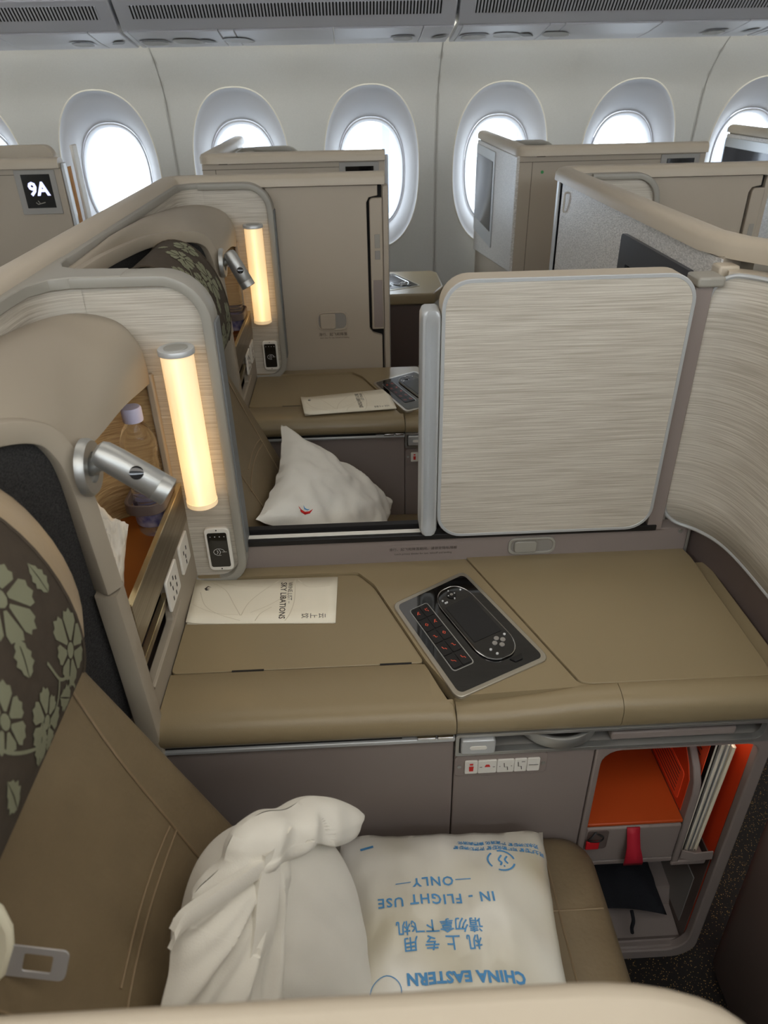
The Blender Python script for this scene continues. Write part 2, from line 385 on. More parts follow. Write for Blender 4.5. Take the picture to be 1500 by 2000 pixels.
for k in range(-3, 5):
    xc = WC(k); wn += 1
    secs = [(0.235, 0.37, 0.37, None, 0.0), (0.231, 0.366, 0.366, None, 0.010), (0.220, 0.350, 0.350, None, 0.018), (0.195, 0.300, 0.312, None, 0.045), (0.172, 0.252, 0.280, 4.03, 0), (0.166, 0.240, 0.272, 4.045, 0)]
    rows = []
    for hw, ht, hb, Y, d in secs:
        rows.append([(x, (wy(z)+d) if Y is None else Y, z) for x, z in oval(xc, ZC-0.01 if Y else ZC, hw, ht, hb)])
    w = loft('window_%d' % wn, rows, 'reveal', None, wrap=True)
    tag(w, ['oval cabin window far left beyond the frame', 'oval cabin window beside the seat row sign', 'oval cabin window second from the left, half hidden by a seat shell', 'oval cabin window at the middle of the sidewall', 'oval cabin window behind the shell with the slanted screen', 'oval cabin window right of the slanted screen shell, glass half hidden', 'oval cabin window at the right edge, mostly cut off', 'oval cabin window beyond the right edge'][k+3], 'window', kind='structure')
    sweep('rim', [(x, wy(z)-0.001, z) for x, z in oval(xc, ZC, 0.236, 0.371, 0.371)], circ(0.0032, 6), (0, 1, 0), 'rim', w, closed=True, smooth=True)
    r2 = [[(x, Y, z) for x, z in oval(xc, ZC-0.01, hw, ht, hb)] for hw, ht, hb, Y in ((0.166, 0.240, 0.272, 4.043), (0.160, 0.232, 0.264, 4.036), (0.150, 0.222, 0.254, 4.05), (0.146, 0.218, 0.250, 4.075))]
    loft('inner_frame', r2, 'reveal', w, wrap=True)
    obj('pane', [(x, 4.074, z) for x, z in oval(xc, ZC-0.01, 0.147, 0.219, 0.251)], [tuple(range(NA))], 'pane', w)
# ------------------------------------------------ overhead bins and service panels
BF = [(3.312, 1.822), (3.222, 1.915)]                 # face, bottom and top (y, z)
def bp(t, off=0.0):
    y = BF[0][0]+(BF[1][0]-BF[0][0])*t; z = BF[0][1]+(BF[1][1]-BF[0][1])*t
    nx = Vector((BF[1][1]-BF[0][1], -(BF[1][0]-BF[0][0]))).normalized(); nx = Vector((-nx.x, -nx.y))
    return y+nx.x*off, z+nx.y*off
names = ['grey overhead bin with vent slots at the far left edge', 'grey overhead bin with long row of vent slots above the two left windows', 'grey overhead bin with long row of vent slots above the right windows', 'grey overhead bin beyond the right edge']
pn = ['service panel with lenses below the far left bin', 'service panel with two speaker grilles below the long left bin', 'service panel with dark signs below the right bin', 'service panel below the bin beyond the right edge']
for bi, a in enumerate((-3, -1, 1, 3)):
    x0 = WC(a)-PITCH/2+0.006; x1 = x0+2*PITCH-0.012
    t = thing('overhead_bin', names[bi], 'bin', ((x0+x1)/2, 3.3, 1.83), 'overhead bins along the sidewall'); h = (x1-x0)/2
    ly = lambda y: y-3.3
    lz = lambda z: z-1.83
    prof = [(bp(0)[0], bp(0)[1]), bp(1), (3.24, 1.93), (3.55, 1.95), (3.52, 1.86), (3.34, 1.824)]
    plate('face_panel', [(ly(y), lz(z)) for y, z in prof], None, 'x', -h, h, 'bin', t, bevel=0.006)
    prof = [(3.205, 1.928), (3.05, 2.14), (3.10, 2.2), (3.5, 2.2), (3.5, 1.96), (3.23, 1.935)]
    plate('door', [(ly(y), lz(z)) for y, z in prof], None, 'x', -h, h, 'bin', t, bevel=0.008)
    (ya, za), (yb, zb) = bp(0.38, 0.001), bp(0.80, 0.001)
    vx0, vx1 = -h+0.055, h-0.055
    obj('vent_recess', [(vx0, ly(ya), lz(za)), (vx1, ly(ya), lz(za)), (vx1, ly(yb), lz(zb)), (vx0, ly(yb), lz(zb))], [(0, 1, 2, 3)], 'dark_gap', t)  # flat near-black sheet on the face, paints the shade inside the slots
    v = []; f = []; n = 92; st = (vx1-vx0)/n
    for i in range(n+1):
        xa = vx0+st*i-st*0.24; xb = xa+st*0.48; b = len(v)
        for xx in (xa, xb):
            for tt in (0.38, 0.80):
                for off in (0.0, 0.0035): y, z = bp(tt, off); v.append((xx, ly(y), lz(z)))
        f += [tuple(b+q for q in F) for F in ((0, 1, 3, 2), (4, 5, 7, 6), (1, 3, 7, 5), (0, 1, 5, 4), (2, 3, 7, 6))]
    s = obj('vent_slats', v, f, 'bin', t); s['kind'] = 'stuff'
    # service panel
    sp = thing('service_panel', pn[bi], 'service panel', ((x0+x1)/2, 3.45, 1.8), 'service panels under the bins')
    PY = [(3.318, 1.817), (3.60, 1.777)]
    sz = lambda y: PY[0][1]+(PY[1][1]-PY[0][1])*(y-PY[0][0])/(PY[1][0]-PY[0][0])
    def pan(xa, xb, nm='panel'):
        pr = [(3.318, 1.817), (3.46, 1.792), (3.60, 1.777), (3.615, 1.785), (3.60, 1.80), (3.33, 1.84)]
        return plate(nm, [(y-3.45, z-1.8) for y, z in pr], None, 'x', xa, xb, 'psu', sp, bevel=0.003)
    cuts = [-h, -h+0.02, -h+0.36, -h+0.42, -h+0.80, h-0.12, h]
    for q in range(len(cuts)-1): pan(cuts[q]+0.001, cuts[q+1]-0.001)
    def low(x, y, d=0.002):
        pr = [(3.318, 1.817), (3.46, 1.792), (3.60, 1.777)]; zz = interp([(p, q) for p, q in pr], y)
        return (x, y-3.45, zz-1.8-d)
    def blob(nm, xc, yc, rx, ry, m, d=0.003, sk=0.0, ex=3.0):
        pts = []
        for i in range(20):
            aa = 2*math.pi*i/20; c, s_ = math.cos(aa), math.sin(aa)
            px = rx*math.copysign(abs(c)**(2/ex), c); py = ry*math.copysign(abs(s_)**(2/ex), s_)
            pts.append(low(xc+px+sk*py, yc+py, d))
        return obj(nm, pts, [tuple(range(20))], m, sp)
    r_ = blob('lens_ring', -h+0.085, 3.475, 0.062, 0.06, 'psu', 0.003); blob('lens', -h+0.085, 3.475, 0.05, 0.048, 'lens', 0.0045)
    blob('speaker_grille', -h+0.22, 3.46, 0.055, 0.05, 'lens', 0.003, 0.3); blob('speaker_grille', -h+0.30+0.12, 3.46, 0.055, 0.05, 'lens', 0.003, 0.3)
    blob('sign', -h+0.30, 3.455, 0.022, 0.028, 'tv_bezel', 0.004, 0.5, 6); blob('sign', h-0.045, 3.455, 0.022, 0.028, 'tv_bezel', 0.004, -0.5, 6)
    blob('lens_ring', h-0.19, 3.475, 0.05, 0.055, 'psu', 0.003); blob('lens', h-0.19, 3.475, 0.04, 0.044, 'lens', 0.0045)
# ------------------------------------------------ outside
tag(box('apron_ground', -40, 40, 4.6, 60, -4.0, -3.9, 'tarmac'), 'pale concrete apron outside the windows', 'apron', kind='structure')
jb = thing('jet_bridge', 'pale jet bridge standing outside the left windows', 'jet bridge', (-3.5, 11, -4))
box('tunnel', -4, 3.5, -1.0, 1.2, 3.6, 6.4, 'bridge', jb, 0.05)
for i in range(6): box('frame_post', -3.8+i*1.35, -3.72+i*1.35, -1.06, -1.0, 3.6, 6.4, 'bridge_dark', jb)
for z in (3.7, 5.0, 6.3): box('frame_rail', -4, 3.5, -1.06, -1.0, z, z+0.07, 'bridge_dark', jb)
for x in (-2.5, 2.2): box('support_leg', x, x+0.4, -0.3, 0.3, 0.1, 3.6, 'bridge_dark', jb)
jb2 = thing('terminal_roof', 'grey blue sloping canopy seen through the middle window', 'canopy', (2.6, 16, -4))
box('roof_beam', -4.5, 5, -2.2, -1.8, 5.15, 5.35, 'bridge_dark', jb2, 0.02)
box('roof_slab', -5, 5.5, -1.8, 4, 5.4, 5.6, 'bridge', jb2, 0.02)
for i in range(8): box('column', -4.4+i*1.2, -4.25+i*1.2, -1.9, -1.75, 0.1, 5.2, 'bridge_dark', jb2)
# ================================================================== SUITE FURNITURE
def settle(t, base, dx, dy):
    t.location = (base[0]+dx, base[1]+dy, base[2])
    for c in t.children: c.location = (-base[0], -base[1], -base[2])
def plan_strip(name, plan, z0, z1, m, parent, **k):
    return loft(name, [[(x, y, z) for x, y in plan] for z in (z0, z1)], m, parent, **k)
def surround(label, dx, dy, steep=False, y0=0.12, web=False, group='seat surrounds with reading niches'):
    t = thing('seat_surround', label, 'seat surround', group=group)
    plate('lamp_panel', rrect(-0.46, -0.25, 0.792, 1.378, (0, 0.05, 0.07, 0)), None, 'y', 1.2, 1.236, 'laminate', t)
    plan = [(-0.44, 1.198)]+arc((-0.44, 1.126), 0.072, 90, 180, 6)+[(-0.512, y0)]
    plan_strip('rear_band', plan, 1.10, 1.38, 'laminate', t)
    rear = [(-0.517, y0, 1.385), (-0.517, 0.8, 1.385)]+[(x, y, 1.385) for x, y in arc((-0.447, 1.142), 0.070, 180, 90, 8)]+[(-0.42, 1.212, 1.385)]
    sweep('rear_trim', rear, rrect(-0.008, 0.0095, -0.013, 0.013, 0.003, 2), (0, 0, 1), 'trim', t, smooth=True)
    path = [(-0.452, 1.215, 1.385), (-0.38, 1.215, 1.385)]+[(x, 1.215, z) for x, z in arc((-0.315, 1.315), 0.07, 90, 0, 8)]
    path += [(-0.245, 1.215, 1.1)]+[(x, 1.215, z) for x, z in arc((-0.295, 0.838), 0.05, 0, -90, 8)]+[(-0.345, 1.215, 0.788)]
    sweep('edge_trim', path, rrect(-0.008, 0.010, -0.029, 0.029, 0.004, 2), (0, 0, 1), 'trim', t, smooth=True)
    if web: plate('corner_web', [(-.531, 1.02), (-.531, 1.36), (-.504, 1.345), (-.500, 1.30), (-.488, 1.27), (-.46, 1.251), (-.40, 1.244), (-.37, 1.244), (-.37, 1.188), (-.45, 1.187), (-.480, 1.175), (-.500, 1.14), (-.5035, 1.08), (-.5035, 1.02)], None, 'z', 1.377, 1.3958, 'trim', t, bevel=0.002)
    box('side_gasket', -0.238, -0.2315, 1.195, 1.238, 0.85, 1.315, 'gasket', t, 0.002)
    Lp = [(-.492, y0, 1.373), (-.492, y0+.2, 1.368), (-.477, .58, 1.354), (-.443, .688, 1.340), (-.404, .752, 1.328), (-.370, .800, 1.300), (-.350, .826, 1.262), (-.345, 1.0, 1.25), (-.352, 1.12, 1.228), (-.358, 1.2, 1.212)]
    Up = [(-.512, y0, 1.377), (-.512, y0+.25, 1.375), (-.512, .75, 1.367), (-.512, .92, 1.357), (-.508, 1.06, 1.348), (-.485, 1.155, 1.342), (-.445, 1.195, 1.336), (-.395, 1.2, 1.320), (-.370, 1.2, 1.285), (-.361, 1.2, 1.222)]
    A = smooth_path(Lp, 5); B = smooth_path(Up, 5); rows = []
    for i in range(9):
        s = i/8; bu = math.sin(math.pi*s)**0.8
        rows.append([a.lerp(b, s)+Vector((0.35, -0.1, 0.9))*0.022*bu*min(1, (a-b).length/0.08) for a, b in zip(A, B)])
    loft('hood', rows, 'hood', t)
    fr = smooth_path([(-.497, y0, 1.364), (-.497, y0+.2, 1.359), (-.484, .58, 1.344), (-.450, .69, 1.333), (-.412, .757, 1.324), (-.386, .795, 1.306), (-.372, .810, 1.275), (-.365, .815, 1.23), (-.361, .815, 1.15), (-.357, .815, 1.06)], 5)
    sweep('hood_frame', fr, rrect(-0.014, 0.014, -0.017, 0.017, 0.004, 2), (0, 0, 1), 'hood', t, smooth=True)
    sweep('post', [(-.357, .815, 1.056), (-.354, .815, .95), (-.349, .815, .72)], rrect(-0.016, 0.016, -0.019, 0.019, 0.005, 2), (1, 0, 0), 'hood', t, smooth=True)
    fp = [(-.374, .812), (-.404, .768), (-.448, .69), (-.482, .58), (-.496, y0+.2), (-.497, y0)]
    cpl = smooth_path([(x, y, 0) for x, y in fp], 6); loft('charcoal_panel', [[(p.x, p.y, 0.5) for p in cpl], [(p.x, p.y, 1.326+min(.03, max(0, .70-p.y)*.07)-max(0, p.y-.745)*0.35-max(0, p.y-.79)*1.6) for p in cpl]], 'speaker', t)
    nw = [(-0.36, 1.1985)]+arc((-0.40, 1.12), 0.078, 88, 180, 10)+[(-0.478, 0.82)]
    plan_strip('niche_wall', nw, 0.93, 1.232, 'weave', t)
    box('niche_edge', -0.364, -0.351, 1.186, 1.2, 1.0, 1.23, 'hood', t, 0.003)
    plate('niche_shelf', [(-0.344, 0.82), (-0.344, 1.199), (-0.40, 1.198), (-0.455, 1.17), (-0.477, 1.12), (-0.478, 0.82)], None, 'z', 0.948, 0.955, 'amber', t)
    f = box('niche_fence', -0.346, -0.339, 0.832, 1.195, 0.935, 1.010, 'bronze', t, 0.001)
    box('fence_edge', -0.3465, -0.3385, 0.832, 1.195, 1.010, 1.0135, 'bronze_edge', f)
    plate('side_frame', [(0.80, 0.62), (1.205, 0.62), (1.205, 0.99), (0.80, 0.955)], [rrect(0.838, 1.005, 0.842, 0.934, 0.008)], 'x', -0.356, -0.341, 'hood', t, bevel=0.002)
    sweep('pocket_lip', [(-.341, .842, .838), (-.341, 1.0, .838), (-.341, 1.06, .842)], circ(0.003, 6), (0, 0, 1), 'hood', t, smooth=True)
    box('pocket_back', -0.44, -0.43, 0.80, 1.19, 0.80, 0.945, 'dark_gap', t); box('pocket_floor', -0.44, -0.357, 0.80, 1.19, 0.80, 0.806, 'mauve_dark', t)
    b = box('pocket_bar', -0.352, -0.344, 0.838, 1.005, 0.882, 0.899, 'bronze', t, 0.002); box('bar_edge', -0.352, -0.343, 0.838, 1.005, 0.899, 0.902, 'bronze_edge', b)
    for (y0, y1, z0, z1, hs) in ((0.99, 1.068, 0.868, 0.932, [(1.012, .915), (1.03, .915), (1.02, .90), (1.045, .905), (1.045, .89), (1.015, .882), (1.035, .88)]), (1.098, 1.165, 0.868, 0.93, [(1.12, .905), (1.14, .905), (1.13, .892), (1.13, .88)])):
        s = plate('power_socket', rrect(y0, y1, z0, z1, 0.006), None, 'x', -0.3415, -0.3365, 'white_plastic', t, bevel=0.0015)
        for hy, hz in hs: box('socket_hole', -0.3367, -0.336, hy-0.002, hy+0.002, hz-0.004, hz+0.004, 'black_matt', s)
    # lamp
    lx, ly = -0.298, 1.170
    lathe('lamp_tube', [(0.0275, 0.992), (0.0275, 1.05), (0.0275, 1.12), (0.0275, 1.2), (0.0275, 1.272)], (lx, ly, 0), (0, 0, 1), 'lamp', t, 32)
    lathe('lamp_foot', [(0.024, 0.980), (0.0285, 0.983), (0.0285, 0.992)], (lx, ly, 0), (0, 0, 1), 'frost', t, 32)
    c = lathe('lamp_cap', [(0.0285, 1.272), (0.0305, 1.2725), (0.0305, 1.280), (0.0295, 1.2815)], (lx, ly, 0), (0, 0, 1), 'silver_paint', t, 32)
    lathe('cap_disc', [(0.020, 1.2814), (0.020, 1.2822), (0.0195, 1.2826)], (lx, ly, 0), (0, 0, 1), 'silver', c, 24)
    # touch pod
    p = plate('touch_pod', rrect(-0.312, -0.262, 0.812, 0.912, 0.010), None, 'y', 1.191, 1.2, 'white_plastic', t, bevel=0.002)
    plate('pod_screen', rrect(-0.306, -0.268, 0.822, 0.902, 0.004), None, 'y', 1.1895, 1.1915, 'black', p)
    ribbon('pod_icon', [[(-0.287+0.011*math.cos(a/10*2*math.pi), 0.858+0.008*math.sin(a/10*2*math.pi)) for a in range(9)], [(-0.291, 0.862), (-0.289, 0.858), (-0.291, 0.854)], [(-0.287, 0.864), (-0.284, 0.858), (-0.287, 0.852)], [(-0.281, 0.858), (-0.272, 0.858)]], 0.0012, 'white_icon', p, lambda q: (q.x, 1.189, q.y))
    polys('pod_leds', [[(-0.301+i*0.009, 0.893), (-0.299+i*0.009, 0.893), (-0.299+i*0.009, 0.895), (-0.301+i*0.009, 0.895)] for i in range(4)], 'white_icon', p, lambda q: (q.x, 1.189, q.y))
    for z in (0.8165, 0.9075): lathe('pod_screw', [(0.0016, 0), (0.0016, 0.0006)], (-0.287, 1.1912, z), (0, -1, 0), 'black_matt', p, 8)
    # bottle ring
    rg = rrect(-0.412, -0.347, 1.078, 1.19, 0.024, 5)
    sweep('bottle_ring', [(x, y, 1.025) for x, y in rg], rrect(-0.010, 0.010, -0.0025, 0.0025, 0.001, 1), (0, 0, 1), 'mauve_dark', t, closed=True, smooth=True)
    # reading light
    mo = lathe('reading_light', [(0.037, -0.002), (0.037, 0.005), (0.034, 0.009), (0.020, 0.009), (0.020, 0.004), (0.0185, 0.004)], (-0.345, 0.818, 1.245), (1, 0, 0), 'silver', t, 32)
    lathe('pivot', [(0.006, 0.0), (0.012, 0.006), (0.011, 0.012), (0.007, 0.018), (0.0065, 0.04)], (-0.343, 0.818, 1.245), (0.85, -0.42, 0.28), 'silver', mo, 16)
    a = Vector((-0.322, 0.800, 1.278)); d = Vector((0.45, -0.12, -0.88)) if steep else Vector((0.79, -0.03, -0.61)); d.normalize()
    L = 0.100
    lathe('light_barrel', [(0.006, 0), (0.0140, 0.003), (0.0172, 0.010), (0.0182, 0.03), (0.0190, L-0.016), (0.0187, L-0.0155), (0.0190, L-0.015), (0.0190, L), (0.0165, L+0.001), (0.014, L-0.004)], a, d, 'silver', mo, 28)
    up = (Vector((0, -0.75, 0.66))-d*d.dot(Vector((0, -0.75, 0.66)))).normalized()
    bt = lathe('light_button', [(0.0085, 0.0), (0.0085, 0.0015), (0.006, 0.0025)], a+d*0.055+up*0.0180, up, 'black', mo, 16)
    settle(t, (-0.42, 0.9, 0), dx, dy)
    return t
def nose(name, xs, m, parent):
    rows = []
    for x, zt in xs:
        rows.append([(x, .86, zt-0.01), (x, .845, zt), (x, .828, zt-0.001), (x, .814, zt-0.006), (x, .805, zt-0.014), (x, .8015, zt-0.024), (x, .8015, .750), (x, .806, .740), (x, .86, .738)])
    return loft(name, rows, m, parent, wrap=True, cap=True)
def quad_frame(A, B, C, D, z):
    """bilinear map of the unit square onto a quad at height z"""
    A, B, C, D = [Vector(p) for p in (A, B, C, D)]
    return lambda q, dz=0.0: (lambda p: (p.x, p.y, z+dz))((A*(1-q[0])+B*q[0])*(1-q[1])+(D*(1-q[0])+C*q[0])*q[1])
ICONS = [[[(-.5, -.3), (.1, .4), (.5, .3)], [(0, 0), (.3, -.4)]], [[(-.4, 0), (0, .4), (.4, 0), (0, -.4), (-.4, 0)]], [[(-.5, .3), (-.1, .3), (0, -.3), (.5, -.3)]], [[(-.4, .5), (-.2, -.1), (.3, -.1), (.45, -.5)]], [[(-.5, .4), (-.2, 0), (.2, 0), (.5, -.4)]], [[(-.3, .5), (-.3, -.1), (.2, -.1), (.3, -.5)], [(.0, .4), (.5, .4)]]]
def remote_panel(parent, z, screen_mat='screen'):
    F = quad_frame((.049, 1.074), (.201, 1.172), (.313, .909), (.141, .825), z)      # u: left to right across, v: down its length
    def slab(name, pts, z0, z1, m, par, bevel=0.0):
        b = [F(p, z0) for p in pts]; tp = [F(p, z1) for p in pts]; n = len(pts)
        return obj(name, b+tp, [tuple(range(n)), tuple(range(n, 2*n))]+[(i, (i+1) % n, n+(i+1) % n, n+i) for i in range(n)], m, par, bevel=bevel)
    fr = slab('control_panel', rrect(0, 1, 0, 1, 0.07, 5), -0.004, 0.003, 'bezel', parent, 0.0012)
    slab('panel_glass', rrect(0.045, 0.955, 0.035, 0.97, 0.05, 5), 0.0025, 0.0036, 'black', fr)
    def strokes(name, lines, w, m, par, h):
        v = []; f = []
        for ln in lines:
            b = len(v); n = len(ln)
            P = [Vector(F(p, h)) for p in ln]
            for i in range(n):
                tt = (P[min(i+1, n-1)]-P[max(i-1, 0)]).normalized(); s = Vector((-tt.y, tt.x, 0))*w/2; v += [P[i]+s, P[i]-s]
            f += [(b+2*i, b+2*i+1, b+2*i+3, b+2*i+2) for i in range(n-1)]
        return obj(name, v, f, m, par)
    # keypad: two columns of five keys
    kp = slab('keypad_surround', rrect(0.12, 0.355, 0.135, 0.80, 0.03, 4), 0.003, 0.0040, 'silver', fr)
    slab('keypad_base', rrect(0.130, 0.345, 0.142, 0.793, 0.025, 4), 0.0035, 0.0043, 'black_matt', fr)
    for c in range(2):
        for r in range(5):
            u0 = 0.134+c*0.105; v0 = 0.148+r*0.128
            slab('key', rrect(u0, u0+0.099, v0, v0+0.122, 0.012, 3), 0.004, 0.0056, 'black_matt', fr)
            ic = ICONS[(c*5+r) % 6]; cx, cy = u0+0.05, v0+0.062
            strokes('key_icon', [[(cx+p*0.036, cy-q*0.036) for p, q in ln] for ln in ic], 0.0011, 'red_glow', fr, 0.0060)
    # handset
    hs = slab('handset', rrect(0.435, 0.845, 0.10, 0.865, 0.17, 8), 0.003, 0.0075, 'black', fr, 0.002)
    ol = rrect(0.435, 0.845, 0.10, 0.865, 0.17, 8)
    sweep('handset_edge', [F(p, 0.0062) for p in ol], circ(0.0011, 6), (0, 0, 1), 'chrome', fr, closed=True, smooth=True)
    slab('handset_screen', rrect(0.475, 0.80, 0.27, 0.66, 0.005, 1), 0.0075, 0.0082, screen_mat, fr)
    def dot(u, v, r, m, h=0.0092): slab('handset_button', [(u+r*math.cos(a*math.pi/5), v+r*0.68*math.sin(a*math.pi/5)) for a in range(10)], 0.0075, h, m, fr)
    dot(0.635, 0.185, 0.055, 'black_matt'); dot(0.635, 0.185, 0.018, 'panel_grey', 0.0098)
    for u, v in ((0.635, .14), (0.635, .23), (.595, .185), (.675, .185)): dot(u, v, 0.008, 'white_icon', 0.0096)
    for u, v in ((.765, .175), (.50, .205), (.53, .235), (.51, .235)): dot(u, v, 0.011, 'white_icon')
    for u, v in ((.64, .735), (.735, .735), (.69, .705), (.69, .77)): dot(u, v, 0.026, 'panel_grey')
    for u, v in ((.79, .70), (.56, .77), (.585, .82)): dot(u, v, 0.013, 'white_icon')
    slab('release_tab', [(0.66, 0.885), (0.80, 0.885), (0.77, 0.925), (0.69, 0.925)], 0.003, 0.006, 'black_matt', fr, 0.0008)
def console(label, dx, dy):
    t = thing('side_console', label, 'console', group='side consoles between the seats')
    def rp(pts, r=0.012, n=4):
        out = []; N = len(pts)
        for i in range(N):
            p0, p, p1 = Vector(pts[i-1]), Vector(pts[i]), Vector(pts[(i+1) % N]); a = (p0-p); b = (p1-p); q = min(r, a.length*0.45, b.length*0.45)
            s, e = p+a.normalized()*q, p+b.normalized()*q
            for k in range(n+1): u = k/n; out.append(tuple((s*(1-u)**2+p*2*u*(1-u)+e*u*u)))
        return out
    plate('storage_hatch', rp([(-.339, .9225), (.0975, .9225), (.0172, 1.1425), (-.0152, 1.1873), (-.339, 1.1873)]), None, 'z', 0.774, 0.790, 'console', t, bevel=0.0012)
    rows = []
    for x, yb in ((-.339, .9208), (-.2, .9208), (0, .9208), (.08, .9208), (.097, .919), (.103, .903), (.115, .866), (.126, .835), (.1345, .822), (.1375, .818)):
        e = 0.004 if x > .136 else 0.0
        rows.append([(x, yb, .740), (x, yb, .789-e), (x, yb-.002, .7905-e), (x, .833, .791-e), (x, .818, .7885-e), (x, .807, .782-e), (x, .799, .772), (x, .7965, .762), (x, .797, .752), (x, .801, .744), (x, .809, .740)])
    lid = loft('armrest_lid', rows, 'console', t, wrap=True, cap=True)
    for x in (-0.235, 0.02): box('hatch_hinge', x, x+0.055, 0.9195, 0.9240, 0.78, 0.7905, 'black_matt', lid)
    box('lid_strip', -0.339, 0.137, 0.801, 0.815, 0.7265, 0.7345, 'silver_paint', t, 0.002)
    box('lid_gap', -0.339, 0.05, 0.806, 0.85, 0.7345, 0.740, 'dark_gap', t)
    box('lid_catch', 0.075, 0.105, 0.7995, 0.82, 0.7345, 0.7395, 'chrome', t, 0.001); box('lid_catch', 0.108, 0.134, 0.7995, 0.82, 0.7345, 0.7395, 'chrome', t, 0.001)
    plate('deck', rp([(-.34, 1.1885), (-.0145, 1.1885), (.0183, 1.1433), (.0990, .9215), (.1405, .835), (.4075, .845), (.362, .846), (.3455, .852), (.2095, 1.222), (-.34, 1.222)], 0.008), None, 'z', 0.770, 0.796, 'console', t, bevel=0.002, seg=3)
    plate('table_top', rp([(.2110, 1.2225), (.3480, .852), (.363, .845), (.668, .845), (.672, .875), (.674, 1.19), (.668, 1.2225)], 0.008), None, 'z', 0.780, 0.800, 'console', t, bevel=0.0012)
    nose('front_nose', [(0.1395, 0.782), (0.20, 0.783), (0.28, 0.789), (0.34, 0.796), (0.4085, 0.7985)], 'console', t)
    nose('front_nose', [(0.4095, 0.7985), (0.55, 0.7985), (0.690, 0.7985)], 'console', t)
    box('edge_channel', 0.675, 0.712, 0.85, 1.19, 0.765, 0.784, 'console', t, 0.003)
    remote_panel(t, 0.7965)
    # open slot with the stowed tray table
    sl = plate('tray_slot', rrect(0.1385, 0.672, 0.689, 0.738, 0.004), [rrect(0.144, 0.657, 0.696, 0.7325, (0.003, 0.016, 0.003, 0.003), 4)], 'y', 0.803, 0.815, 'silver', t, bevel=0.001)
    box('slot_back', 0.1385, 0.672, 0.91, 0.915, 0.68, 0.738, 'dark_gap', sl); box('slot_floor', 0.1385, 0.672, 0.816, 0.91, 0.687, 0.696, 'panel_grey', sl)
    lt = plate('tray_button', rrect(0.1465, 0.2035, 0.699, 0.7305, 0.005), None, 'y', 0.797, 0.815, 'silver_paint', t, bevel=0.002)
    plate('button_grip', rrect(0.161, 0.189, 0.7105, 0.7185, 0.004), None, 'y', 0.7955, 0.798, 'white_plastic', lt, bevel=0.001)
    pr = rrect(-0.0115, 0.0115, -0.004, 0.004, 0.002, 2)
    sweep('tray_pull', smooth_path([(.242, .87, .7165), (.256, .835, .716), (.282, .808, .715), (.318, .799, .714), (.354, .808, .715), (.380, .835, .716), (.392, .87, .7165)], 5), pr, (0, 0, 1), 'silver', t, smooth=True)
    box('tray_arm', 0.225, 0.258, 0.816, 0.87, 0.718, 0.731, 'silver_paint', t, 0.003)
    box('tray_leaf', 0.402, 0.614, 0.812, 0.88, 0.699, 0.716, 'mauve', t, 0.003)
    lathe('tray_pivot', [(0.012, 0), (0.012, 0.015)], (0.635, 0.85, 0.71), (0, 0, 1), 'silver_paint', t, 16)
    # front panels
    box('front_panel', -0.345, 0.1365, 0.810, 0.825, 0.25, 0.7265, 'mauve', t, 0.002)
    box('front_panel', 0.1385, 0.3775, 0.810, 0.825, 0.25, 0.689, 'mauve', t, 0.002)
    bz = plate('switch_strip', rrect(0.139, 0.297, 0.632, 0.684, 0.010), None, 'y', 0.8075, 0.811, 'mauve', t, bevel=0.001)
    xs = [(.156, .178), (.1785, .2105), (.211, .240), (.2405, .262), (.2625, .284)]
    for i, (a, b) in enumerate(xs):
        s = plate('switch', rrect(a, b, 0.641, 0.672, 0.0025, 3), None, 'y', 0.8045, 0.808, 'white_plastic', bz, bevel=0.0008)
    cx = [(a+b)/2 for a, b in xs]; fn = lambda q: (q.x, 0.804, q.y+.051)
    for pg in ([(cx[0]-.003, .612), (cx[0]+.003, .612), (cx[0]+.003, .616), (cx[0]-.003, .616)], [(cx[0]-.0035, .597), (cx[0]+.0035, .597), (cx[0]+.004, .609), (cx[0]-.004, .609)], [(cx[1]-.005, .606), (cx[1]+.005, .606), (cx[1]+.003, .612), (cx[1]-.003, .612)]): polys('switch_icon', [pg], 'red_ink', bz, fn)
    for ln in ([(cx[1]-.013, .606), (cx[1]-.009, .606)], [(cx[1]+.009, .606), (cx[1]+.013, .606)], [(cx[2]-.003, .614), (cx[2]-.002, .604), (cx[2]+.003, .604), (cx[2]+.004, .596)], [(cx[3]-.005, .615), (cx[3]-.004, .604), (cx[3]+.001, .604), (cx[3]+.002, .596)], [(cx[3]+.001, .615), (cx[3]+.007, .615)], [(cx[4]-.008, .606), (cx[4]+.008, .606)], [(cx[2]-.011, .606), (cx[2]-.009, .606)], [(cx[2]+.009, .606), (cx[2]+.011, .606)]): ribbon('switch_icon', [ln], 0.0013, 'ink', bz, fn)
    for x in (0.147, 0.2905): lathe('switch_screw', [(0.0035, 0), (0.0035, 0.001)], (x, 0.8075, 0.657), (0, -1, 0), 'silver', bz, 10)
    # literature cubby
    fr = plate('cubby_frame', rrect(0.379, 0.684, 0.0, 0.689, (0.0, 0.05, 0.0, 0.0), 5), [rrect(0.3905, 0.662, 0.03, 0.679, (0.01, 0.045, 0.025, 0.035), 5)], 'y', 0.806, 0.825, 'mauve', t, bevel=0.003)
    box('cubby_back', 0.379, 0.684, 1.17, 1.18, 0.0, 0.689, 'orange', fr); box('cubby_roof', 0.379, 0.684, 0.826, 1.17, 0.682, 0.689, 'orange', fr)
    box('bay_side', 0.6615, 0.6638, 0.828, 1.17, 0.0, 0.325, 'mauve_dark', fr)
    box('cubby_side', 0.379, 0.389, 0.826, 1.17, 0.0, 0.682, 'orange', fr); box('cubby_side', 0.664, 0.684, 0.826, 1.17, 0.0, 0.682, 'orange', fr)
